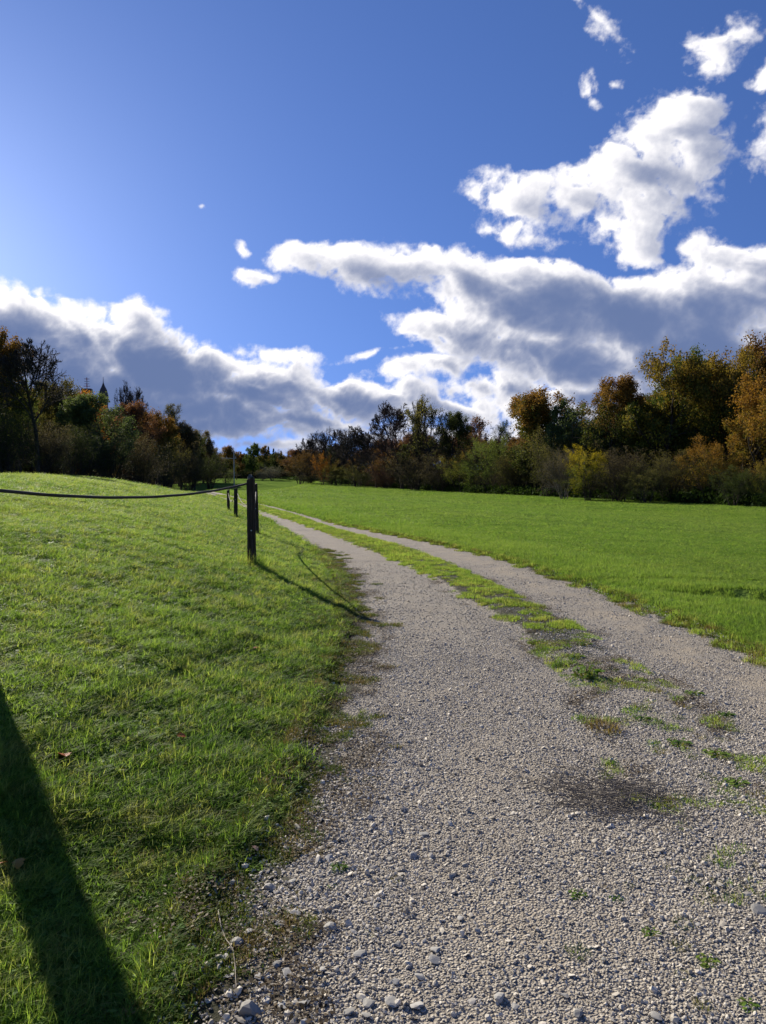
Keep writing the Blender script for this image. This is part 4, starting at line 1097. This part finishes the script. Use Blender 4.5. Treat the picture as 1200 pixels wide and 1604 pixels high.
# ------------------------------------------------------------------ fence posts and rope
def mat_wood(name, a, b):
    m, nt = new_mat(name); tc = N(nt, 'ShaderNodeTexCoord').outputs['Object']
    mp = N(nt, 'ShaderNodeMapping'); nt.links.new(tc, mp.inputs[0]); mp.inputs['Scale'].default_value = (1, 1, .06)
    n1 = noise(nt, mp.outputs[0], 60, 5, .65); n2 = noise(nt, tc, 4, 3)
    col = MIX(nt, SS(nt, n1, .35, .7), a, b)
    col = MIX(nt, M(nt, 'MULTIPLY', SS(nt, n2, .5, .75), .4), col, rgb(.05, .055, .03))
    out(nt, principled(nt, col, .85, .15, bump(nt, n1, .7, .006)))
    return m
WOOD = mat_wood("dark_timber", rgb(.036, .024, .016), rgb(.095, .068, .048))
WOOD_END = mat_wood("weathered_end_grain", rgb(.10, .09, .08), rgb(.24, .22, .20))
ROPE, _nt = new_mat("dark_rope"); _tc = N(_nt, 'ShaderNodeTexCoord').outputs['UV']
_w = noise(_nt, N(_nt, 'ShaderNodeTexCoord').outputs['Object'], 60, 3)
out(_nt, principled(_nt, MIX(_nt, _w, rgb(.030, .025, .020), rgb(.10, .082, .062)), .75, .25))
METAL, _nt = new_mat("galvanised_steel")
_p = N(_nt, 'ShaderNodeBsdfPrincipled'); setin(_nt, _p, 'Base Color', rgb(.55, .54, .52)); setin(_nt, _p, 'Metallic', .7); setin(_nt, _p, 'Roughness', .38); out(_nt, _p.outputs[0])

import bmesh
def post_shaft(w, h, seed, below=.35, pitch_top=.05):
    """squared timber with worn arrises, slight twist and a chipped slanting head"""
    R = random.Random(seed)
    me = bpy.data.meshes.new("shaft"); bm = bmesh.new()
    nz = 16; rings = []
    prof = []
    for k in range(4):
        a = k * math.pi / 2 + math.pi / 4
        for da in (-.16, 0, .16):
            r = w * .5 * (1.34 if da == 0 else 1.30)
            prof.append((a + da, r))
    for i in range(nz + 1):
        z = -below + (h - .035 + below) * i / nz
        tw = (z / h) * R.uniform(.02, .03); ox = math.sin(z * 2.1 + seed) * .004; s = 1 - .03 * max(z, 0) / h
        rings.append([bm.verts.new((math.cos(a + tw) * r * s + ox + R.uniform(-.0015, .0015), math.sin(a + tw) * r * s + R.uniform(-.0015, .0015), z)) for a, r in prof])
    # worn head: bevelled, uneven
    top = [bm.verts.new((v.co.x * .80, v.co.y * .80, h + pitch_top * (v.co.x / w) + R.uniform(-.006, .006) - .01)) for v in rings[-1]]
    rings.append(top)
    for a, b in zip(rings[:-1], rings[1:]):
        n = len(a)
        for j in range(n): bm.faces.new((a[j], a[(j + 1) % n], b[(j + 1) % n], b[j]))
    bm.faces.new(rings[-1]); bm.faces.new(list(reversed(rings[0])))
    bm.to_mesh(me); bm.free()
    return me

def bolt_mesh(r=.011):
    me = bpy.data.meshes.new("bolt"); bm = bmesh.new()
    bmesh.ops.create_cone(bm, segments=16, radius1=r * 1.7, radius2=r * 1.7, depth=.003, cap_ends=True, matrix=Matrix.Translation((0, 0, .0015)))
    bmesh.ops.create_cone(bm, segments=6, radius1=r, radius2=r * .92, depth=.010, cap_ends=True, matrix=Matrix.Translation((0, 0, .008)))
    bm.to_mesh(me); bm.free(); return me

def cap_mesh(w, seed):
    """splintered weathered end grain standing up at the head"""
    R = random.Random(seed); me = bpy.data.meshes.new("post_head"); bm = bmesh.new()
    for cx, cy, s, hh in ((0, 0, .30, .055), (-.25, .1, .16, .028), (.24, -.12, .18, .022), (.08, .22, .2, .035)):
        base = []; tp = []
        for k in range(8):
            a = k * math.pi / 4; r = w * s * R.uniform(.8, 1.15)
            base.append(bm.verts.new((cx * w + math.cos(a) * r, cy * w + math.sin(a) * r, -.012)))
            tp.append(bm.verts.new((cx * w + math.cos(a) * r * .6, cy * w + math.sin(a) * r * .6, hh * R.uniform(.6, 1.1))))
        for j in range(8): bm.faces.new((base[j], base[(j + 1) % 8], tp[(j + 1) % 8], tp[j]))
        bm.faces.new(tp)
    bm.to_mesh(me); bm.free(); return me

def post(label, x, y, w, h, seed, rz, tilt=(0, 0), bolts=((.55, 0),), cap=True, group="posts of the rope fence", z=None):
    e = empty("fence_post", (x, y, gz(x, y) if z is None else z), 0); e.rotation_euler = (tilt[0], tilt[1], rz)
    tag(e, label, "post", group)
    link_mesh("shaft", post_shaft(w, h, seed), WOOD, e)
    if cap:
        o = link_mesh("post_head", cap_mesh(w, seed), WOOD_END, e); o.location = (0, 0, h - .006)
    for (bz, face) in bolts:
        o = link_mesh("bolt", bolt_mesh(), METAL, e)
        o.location = (0.0, -w * .5 * .945, bz); o.rotation_euler = (math.radians(90), 0, 0)
    return e
# (x, y, shaft height)
post("tall thick timber post left of the view, throwing the broad shadow over the near grass", -3.085, 5.20, .21, 2.80, 3, .55, bolts=((1.05, 0),), group=None, cap=False)
POSTS = [(-1.865, 10.5, 1.25, .114), (-2.97, 17.3, 1.19, .120), (-4.89, 24.5, 1.0, .115), (-6.70, 32.0, .95, .115)]
labs = ["nearest and largest dark timber post in view, with a splintered pale head",
        "dark post half hidden directly behind the nearest one",
        "short dark post in the gap left of the two overlapping posts, beside the gravel",
        "smallest and farthest dark post, leftmost of the row"]
for i, ((x, y, h, w), lb) in enumerate(zip(POSTS, labs)):
    post(lb, x, y, w, h, 11 + i, (.12, .25, .1, .3)[i], ((.0, -.012), (.01, -.03), (0, .012), (0, 0))[i], bolts=((.50, 0),) if i == 0 else ((.62, 0),), cap=(i == 0))

def rope(label, a, b, sag, r=.0135, group="ropes hanging between the fence posts"):
    """three-strand laid rope hanging between two points"""
    a = Vector(a); b = Vector(b); L = (b - a).length; n = max(60, int(L / .035))
    bm = bmesh.new(); me = bpy.data.meshes.new("rope")
    t = np.linspace(0, 1, n + 1)
    P = np.outer(1 - t, a) + np.outer(t, b); P[:, 2] -= sag * 4 * t * (1 - t)
    T_ = unit(np.gradient(P, axis=0)); A = unit(np.cross(T_, [0, 0, 1.0])); B = np.cross(T_, A)
    ns = 12; V = []
    for i in range(n + 1):
        tw = t[i] * L / .11 * 2 * math.pi
        for k in range(ns):
            an = 2 * math.pi * k / ns
            rr = r * (.84 + .22 * abs(math.cos(1.5 * (an - tw))))
            V.append(P[i] + rr * (A[i] * math.cos(an) + B[i] * math.sin(an)))
    idx = np.arange((n + 1) * ns).reshape(n + 1, ns)
    q = np.stack([idx[:-1], np.roll(idx[:-1], -1, 1), np.roll(idx[1:], -1, 1), idx[1:]], -1).reshape(-1, 4)
    me = mesh_np("rope", np.array(V), q, smooth=True)
    o = link_mesh("rope", me, ROPE); tag(o, label, "rope", group)
    return o
def ptop(i, dz=.16, dx=0.0):
    x, y, h, w = POSTS[i]; return (x + dx, y, gz(x, y) + h - dz)
p1z = EYE - 12.0 / F * 10.5
rope("long thick rope sagging from the nearest post to beyond the left edge of the photo", (-3.12 + .08, 5.28, EYE - 15.5 / F * 5.3), (-1.865 - .065, 10.5, p1z), .135, .0145)
rope("rope running from the nearest post back to the post hidden behind it", (-1.865, 10.56, p1z), ptop(1, .16), .30, .0135)
rope("thin rope in the gap between the short post and the overlapping posts", ptop(1, .16), ptop(2, .14, .06), .36, .011)
rope("farthest rope hanging between the two smallest posts", ptop(2, .14), ptop(3, .12), .36, .011)

# ------------------------------------------------------------------ white pole with a side arm beyond the field
PALE, _nt = new_mat("pale_concrete"); out(_nt, principled(_nt, rgb(.42, .42, .42), .7, .3))
def tube_mesh(name, pts, r0, r1, sides=10):
    P = np.array([pts], float); v, q = tubes(P, np.array([r0]), np.array([r1]), sides)
    return mesh_np(name, v, q, smooth=True)
px_, py_, pz_ = at(367, 150)
hpole = (745.4 - 706) / F * 150 + EYE - pz_
pe = empty("utility_pole", (px_, py_, pz_)); tag(pe, "slim pale utility pole with a crossarm standing before the dark far wood", "pole")
link_mesh("pole", tube_mesh("pole", [(0, 0, -.3), (0, 0, hpole * .5), (0, 0, hpole)], .13, .09), PALE, pe)
link_mesh("crossarm", tube_mesh("crossarm", [(-2.6, .1, hpole - 1.5), (-1.2, 0, hpole - 1.55), (.5, 0, hpole - 1.6)], .06, .06, 8), PALE, pe)
for k in (-2.4, -1.5, .35):
    bm = bmesh.new(); me = bpy.data.meshes.new("insulator")
    for z0, r in ((.10, .05), (.18, .07), (.26, .05), (.33, .06)):
        bmesh.ops.create_cone(bm, segments=10, radius1=r, radius2=r * .7, depth=.07, cap_ends=True, matrix=Matrix.Translation((k, 0, hpole - 1.6 + z0)))
    bm.to_mesh(me); bm.free(); link_mesh("insulator", me, METAL, pe)

# ------------------------------------------------------------------ church spire and antenna on the left hill
SLATE, _nt = new_mat("dark_slate"); out(_nt, principled(_nt, MIX(_nt, noise(_nt, pos(_nt), 3, 3), rgb(.09, .055, .045), rgb(.17, .11, .09)), .7, .3))
PLASTER, _nt = new_mat("old_plaster"); out(_nt, principled(_nt, MIX(_nt, noise(_nt, pos(_nt), 1.2, 4), rgb(.22, .17, .13), rgb(.32, .26, .20)), .85, .2))
REDWHITE, _nt = new_mat("red_white_paint")
_z = N(_nt, 'ShaderNodeSeparateXYZ'); _nt.links.new(N(_nt, 'ShaderNodeTexCoord').outputs['Object'], _z.inputs[0])
out(_nt, principled(_nt, MIX(_nt, M(_nt, 'GREATER_THAN', M(_nt, 'FRACT', M(_nt, 'MULTIPLY', _z.outputs[2], .5)), .5), rgb(.45, .05, .04), rgb(.6, .58, .55)), .5, .4))
GLASSD, _nt = new_mat("dark_louvre"); out(_nt, principled(_nt, rgb(.02, .02, .02), .6, .3))

def box(bm, x0, x1, y0, y1, z0, z1):
    vs = [bm.verts.new(p) for p in ((x0, y0, z0), (x1, y0, z0), (x1, y1, z0), (x0, y1, z0), (x0, y0, z1), (x1, y0, z1), (x1, y1, z1), (x0, y1, z1))]
    for f in ((3, 2, 1, 0), (4, 5, 6, 7), (0, 1, 5, 4), (1, 2, 6, 5), (2, 3, 7, 6), (3, 0, 4, 7)): bm.faces.new([vs[i] for i in f])
def bm_obj(name, fn, mat, parent):
    bm = bmesh.new(); fn(bm); bmesh.ops.recalc_face_normals(bm, faces=bm.faces); me = bpy.data.meshes.new(name); bm.to_mesh(me); bm.free()
    return link_mesh(name, me, mat, parent)
Yt = 232
tx, ty, tz = at(165, Yt)
def zrow(row, Y): return EYE + (745.4 - row) / F * Y
ztop = zrow(592, Yt) - tz; zr = zrow(605, Yt) - tz; zb = zrow(622, Yt) - tz
te = empty("church_tower", (tx, ty, tz), .4); tag(te, "dark pointed church spire rising above the trees on the left hill", "tower")
bm_obj("wall", lambda b: box(b, -1.25, 1.25, -1.25, 1.25, -1, zb), PLASTER, te)
def roof_fn(b):
    prof = [(1.55, zb), (1.5, zb + .4), (1.1, zb + (zr - zb) * .6), (.5, zr - .2), (.28, zr + .4), (.10, zr + 1.0)]
    rings = [[b.verts.new((math.cos(k * math.pi / 4 + .39) * r, math.sin(k * math.pi / 4 + .39) * r, z)) for k in range(8)] for r, z in prof]
    for p, q in zip(rings[:-1], rings[1:]):
        for j in range(8): b.faces.new((p[j], p[(j + 1) % 8], q[(j + 1) % 8], q[j]))
    b.faces.new(rings[-1]); b.faces.new(rings[0])
rf = bm_obj("roof", roof_fn, SLATE, te)
link_mesh("finial", tube_mesh("finial", [(0, 0, zr + .9), (0, 0, (zr + ztop) / 2 + .5), (0, 0, ztop)], .10, .05, 8), SLATE, rf)
for sx in (-1.0, 1.0):
    bm_obj("window", lambda b: (box(b, sx * .55 - .25, sx * .55 + .25, -1.30, -1.253, zb - 3.0, zb - 1.2)), GLASSD, te)
Ym = 240
mx_, my_, mz_ = at(139.5, Ym)
me_ = empty("antenna_mast", (mx_, my_, mz_), .2); tag(me_, "red and white antenna mast with short crossbars above the left wood", "mast")
mt = zrow(592.5, Ym) - mz_; mb = zrow(608, Ym) - mz_
link_mesh("mast", tube_mesh("mast", [(0, 0, -.5), (0, 0, mt * .6), (0, 0, mt)], .22, .12, 8), REDWHITE, me_)
for k in range(4):
    z = mb + (mt - mb) * (.12 + .24 * k); r = .75 if k else 1.0
    link_mesh("crossbar", tube_mesh("crossbar", [(-r, 0, z), (0, 0, z), (r, 0, z)], .09, .09, 6), REDWHITE, me_)
bm_obj("platform", lambda b: box(b, -1.5, 1.5, -1.5, 1.5, mb - 1.6, mb - .5), SLATE, me_)

# ------------------------------------------------------------------ small things lying or growing on the gravel
def on_ground(px, py):
    x, y = on_plane(px, py, 0.05)
    for _ in range(6):
        z = float(path_top(np.array([x]), np.array([y]))[0]); x, y = on_plane(px, py, z)
    return x, y, z

STONE_BIG = mat_stone("pale_limestone", rgb(.27, .255, .22), rgb(.43, .41, .365))
stones = [(390, 1586, 34), (478, 1571, 30), (446, 1577, 26), (451, 1527, 30), (390, 1461, 22), (407, 1532, 20), (435, 1513, 18), (578, 1573, 26), (615, 1572, 28),
          (653, 1577, 26), (658, 1532, 22), (563, 1495, 24), (518, 1454, 22), (463, 1430, 26), (438, 1447, 26), (467, 1298, 22), (515, 1345, 20), (610, 1347, 14),
          (647, 1342, 18), (623, 1482, 16), (620, 1540, 14), (547, 1587, 22), (573, 1592, 22), (457, 1382, 18), (422, 1392, 20), (683, 1490, 22), (681, 1506, 24),
          (812, 1398, 10), (946, 1505, 13), (1029, 1594, 22), (783, 1565, 22), (808, 1579, 16), (1190, 1428, 28), (664, 1308, 20), (700, 1270, 12), (412, 1490, 16),
          (372, 1478, 22), (352, 1500, 18), (360, 1530, 16), (505, 1520, 16), (590, 1420, 14), (720, 1440, 14), (905, 1590, 18), (885, 1562, 16), (1093, 1450, 9)]
slab = {390: "roundest and largest pale stone at the bottom left end of the gravel", 1190: "light stone at the right edge of the photo, low down on the gravel"}
big_rocks = [rock_mesh("stone", np.random.default_rng(300 + i), 2, .26 if i else .6, .22) for i in range(6)]
for m_ in big_rocks: m_.materials.append(STONE_BIG)
for i, (px, py, wpx) in enumerate(stones):
    x, y, z = on_ground(px, py); dist = math.sqrt(x * x + y * y + (EYE - z) ** 2); s = wpx / F * dist * .80
    o = bpy.data.objects.new("stone", big_rocks[i % 6]); C.objects.link(o)
    o.location = (x, y, z + .006); o.scale = (s, s, s * (1.3 if i == 0 else .9)); o.rotation_euler = (random.Random(i).uniform(-.25, .25), random.Random(i + 5).uniform(-.25, .25), i * 1.3)
    own = i == 0 or px == 1190
    if own: tag(o, slab[px], "stone")
    elif px < 480: tag(o, "pale broken limestone piece at the weedy left side of the gravel, low in the photo", "stone", "stones along the left side of the gravel")
    elif px < 700: tag(o, "flat pale stone in the gravel just left of the photo's bottom centre", "stone", "stones left of the bottom centre")
    else: tag(o, "pale stone standing out from the finer gravel at the lower right", "stone", "stones in the lower right gravel")

def weed_mesh(seed, n, spreadr, h, w):
    return blades_mesh("weed", n, spreadr, h * .4, h, w, 1.2, np.random.default_rng(seed), 3)
WEEDM = [weed_mesh(400 + i, 60, .05, .055, .0045) for i in range(5)]
LEAFY = [leaves_mesh("rosette", 40, .06, .028, np.random.default_rng(420 + i), .03) for i in range(3)]
for m_ in WEEDM: m_.materials.append(G_WEED)
for m_ in LEAFY: m_.materials.append(G_CLOVER)
weeds = [(877, 1043, 30), (867, 990, 40), (853, 983, 26), (840, 1007, 30), (880, 1068, 16), (983, 1072, 22), (1003, 1065, 16), (1037, 1073, 26), (1038, 1087, 30), (1087, 1087, 26),
         (1008, 1110, 30), (1073, 1107, 30), (1005, 1126, 26), (1023, 1130, 30), (1060, 1125, 24), (1137, 1120, 24), (1137, 1130, 26), (1095, 1155, 26), (1063, 1165, 34),
         (1037, 1178, 30), (1083, 1187, 22), (1120, 1182, 34), (942, 1202, 20), (1107, 1218, 26), (1153, 1227, 32), (1193, 1248, 34), (1054, 1362, 20), (904, 1402, 26),
         (946, 1392, 18), (985, 1388, 18), (965, 1409, 20), (1083, 1381, 26), (1071, 1448, 34), (1019, 1462, 24), (1067, 1481, 30), (904, 1492, 40),
         (1108, 1506, 28), (1071, 1529, 26), (1187, 1360, 22), (1171, 1575, 26), (622, 1378, 24), (580, 1463, 20), (382, 1363, 22), (625, 1125, 16), (727, 1136, 14),
         (900, 1030, 30), (930, 1040, 26), (960, 1050, 24), (915, 1010, 24), (470, 1400, 18), (430, 1560, 22), (520, 1390, 16), (1130, 1160, 20), (1110, 1130, 22)]
special = [(920, 1060, 46, 1.5, "lushest bright green grass tuft on the gravel where the middle strip ends"),
           (947, 1143, 62, 1.0, "wide pale green grass tuft alone on the gravel above the twig heap"),
           (1100, 1577, 26, 1.0, "small weed tuft nearest the bottom right corner of the gravel"),
           (530, 1361, 26, 1.0, "small round mossy tuft on the gravel left of centre, low in the photo"),
           (947, 1218, 28, 1.0, "green weed tuft growing at the top of the dark twig heap")]
for i, w_ in enumerate(weeds + special):
    px, py, wpx = w_[:3]; x, y, z = on_ground(px, py); dist = math.sqrt(x * x + y * y + EYE ** 2); s = wpx / F * dist / .13
    hs = w_[3] if len(w_) > 3 else .6
    e = empty("weed_tuft", (x, y, z - .003), i * 2.1); e.scale = (s, s, min(s, 1.6) * hs)
    o = bpy.data.objects.new("blades", WEEDM[i % 5]); C.objects.link(o); o.parent = e
    if i % 3 == 0:
        o = bpy.data.objects.new("leaf_rosette", LEAFY[i % 3]); C.objects.link(o); o.parent = e
    if len(w_) > 4: tag(e, w_[4], "weed")
    else:
        if py < 1100 and px < 1100: lb, gp = "ragged weed tuft in the loose patch where the grass strip ends", "weeds where the grass strip ends"
        elif py < 1260 and px > 900: lb, gp = "weed tuft between the end of the grass strip and the photo's right edge", "weeds right of the twig heap"
        elif py >= 1260 and px > 850: lb, gp = "small weed tuft in the lower right gravel, nearer than the twig heap", "weeds in the lower right gravel"
        else: lb, gp = "small lone weed tuft in the left wheel rut's gravel", "weeds in the left rut"
        tag(e, lb, "weed", gp)

# dark heap of dry twigs
def twig_heap():
    R = np.random.default_rng(77); x0, y0, z0 = on_ground(950, 1247)
    n = 270; a = R.uniform(0, 6.283, n); r = np.sqrt(R.uniform(0, 1, n)) * R.uniform(.3, 1.1, n)
    st = np.stack([np.cos(a) * r * .50, np.sin(a) * r * .46, R.uniform(0.004, .018, n)], -1)
    th = R.normal(0, .75, n) + np.where(R.uniform(0, 1, n) > .5, 0, math.pi)
    d = np.stack([np.cos(th), np.sin(th) * .7, R.normal(.02, .12, n)], -1)
    P = polylines(st, d, R.uniform(.05, .20, n), 6, .30, 0, R); P[..., 2] = np.clip(P[..., 2], .004, .030)
    v, q = tubes(P, np.full(n, .0021), np.full(n, .0011), 4)
    # a few longer stems raking out to the right
    m = 46; s2 = np.stack([R.uniform(-.25, .18, m), R.uniform(-.12, .10, m), R.uniform(.01, .04, m)], -1)
    d2 = np.stack([np.where(R.uniform(0, 1, m) > .3, 1.0, -1.0), R.normal(-.25, .3, m), R.normal(0, .05, m)], -1)
    P2 = polylines(s2, d2, R.uniform(.15, .34, m), 8, .12, 0, R); P2[..., 2] = np.clip(P2[..., 2], .003, .07)
    v2, q2 = tubes(P2, np.full(m, .0022), np.full(m, .001), 4)
    me = mesh_np("twig_heap", np.concatenate([v, v2]), np.concatenate([q, q2 + len(v)]))
    o = link_mesh("twig_heap", me, TWIG, None, (x0, y0, z0 + .004)); tag(o, "dark flat heap of fine dry twigs lying on the gravel at the right", "twigs")
TWIG, _nt = new_mat("dry_twig"); out(_nt, principled(_nt, MIX(_nt, noise(_nt, pos(_nt), 40, 2), rgb(.09, .075, .06), rgb(.28, .25, .21)), .8, .2))
twig_heap()
DRYSTEM, _nt = new_mat("straw"); out(_nt, principled(_nt, rgb(.42, .36, .27), .7, .2))
def stem(label, pts, r, mat=None):
    P = []
    for (a, b) in pts:
        x, y, z = on_ground(a, b); P.append((x, y, z + .012))
    P = np.array(P); t = np.linspace(0, len(P) - 1, len(P) * 5); Q = np.stack([np.interp(t, np.arange(len(P)), P[:, k]) for k in range(3)], -1)
    Q[:, 2] += np.sin(t * 3.1) * .004
    v, q = tubes(Q[None], np.array([r]), np.array([r * .5]), 6); o = link_mesh("dry_stem", mesh_np("dry_stem", v, q, smooth=True), mat or DRYSTEM); tag(o, label, "stem")
stem("long pale dry stem lying down the bottom left edge of the gravel", [(342, 1432), (346, 1455), (355, 1478), (366, 1496), (368, 1515), (370, 1552)], .0022)
stem("thin dark dry stem reaching right from the twig heap", [(985, 1262), (1020, 1272), (1060, 1283), (1090, 1287)], .002, TWIG)
stem("short dark stem lying at the right edge of the gravel below the twig heap", [(1110, 1385), (1140, 1405), (1172, 1417)], .002, TWIG)

def autumn_leaf(label, px, py, wpx, mat, seed, lift=.02):
    x, y, z = on_ground(px, py); R = random.Random(seed); dist = math.sqrt(x * x + y * y + EYE ** 2); s = wpx / F * dist
    z = max(z, gz(x, y))
    bm = bmesh.new(); n = 7; prev = None
    for i in range(n + 1):
        t = i / n; w = math.sin(math.pi * min(1, t * .96 + .04)) ** .7 * .32 * (1 + .22 * math.sin(t * 19))
        c = .10 * math.sin(t * math.pi)
        row = [bm.verts.new((t - .5, k * w, c + abs(k) * .16 * w + R.uniform(-.01, .01))) for k in (-1, -.5, 0, .5, 1)]
        if prev:
            for a in range(4): bm.faces.new((prev[a], prev[a + 1], row[a + 1], row[a]))
        prev = row
    me = bpy.data.meshes.new("fallen_leaf"); bm.to_mesh(me); bm.free()
    o = link_mesh("fallen_leaf", me, mat, None, (x, y, z + lift)); o.scale = (s, s, s); o.rotation_euler = (R.uniform(-.4, .4), R.uniform(-.4, .4), R.uniform(0, 6.3))
    tag(o, label, "leaf")
LO, _nt = new_mat("orange_dead_leaf"); out(_nt, leaf_shader(_nt, rgb(.42, .11, .025), .35))
LP, _nt = new_mat("pinkish_dead_leaf"); out(_nt, leaf_shader(_nt, rgb(.50, .30, .22), .3))
LY, _nt = new_mat("amber_dead_leaf"); out(_nt, leaf_shader(_nt, rgb(.45, .23, .04), .35))
autumn_leaf("small orange-brown fallen leaf on the sunlit lawn, middle of the three in the lower left", 285, 1163, 16, LO, 1, .035)
autumn_leaf("orange-brown curled leaf on the lawn close to the broad shadow", 100, 1195, 26, LO, 2, .035)
autumn_leaf("orange leaf at the left edge of the photo beside the broad shadow", 4, 1368, 14, LO, 3, .035)
autumn_leaf("tiny orange leaf on the grass below the nearest post", 402, 1021, 12, LO, 4, .03)
autumn_leaf("pinkish curled leaf at the edge of the gravel, low left", 399, 1334, 14, LP, 5, .015)
autumn_leaf("brown leaf lying inside the broad shadow in the lower left", 30, 1368, 22, LY, 6, .035)
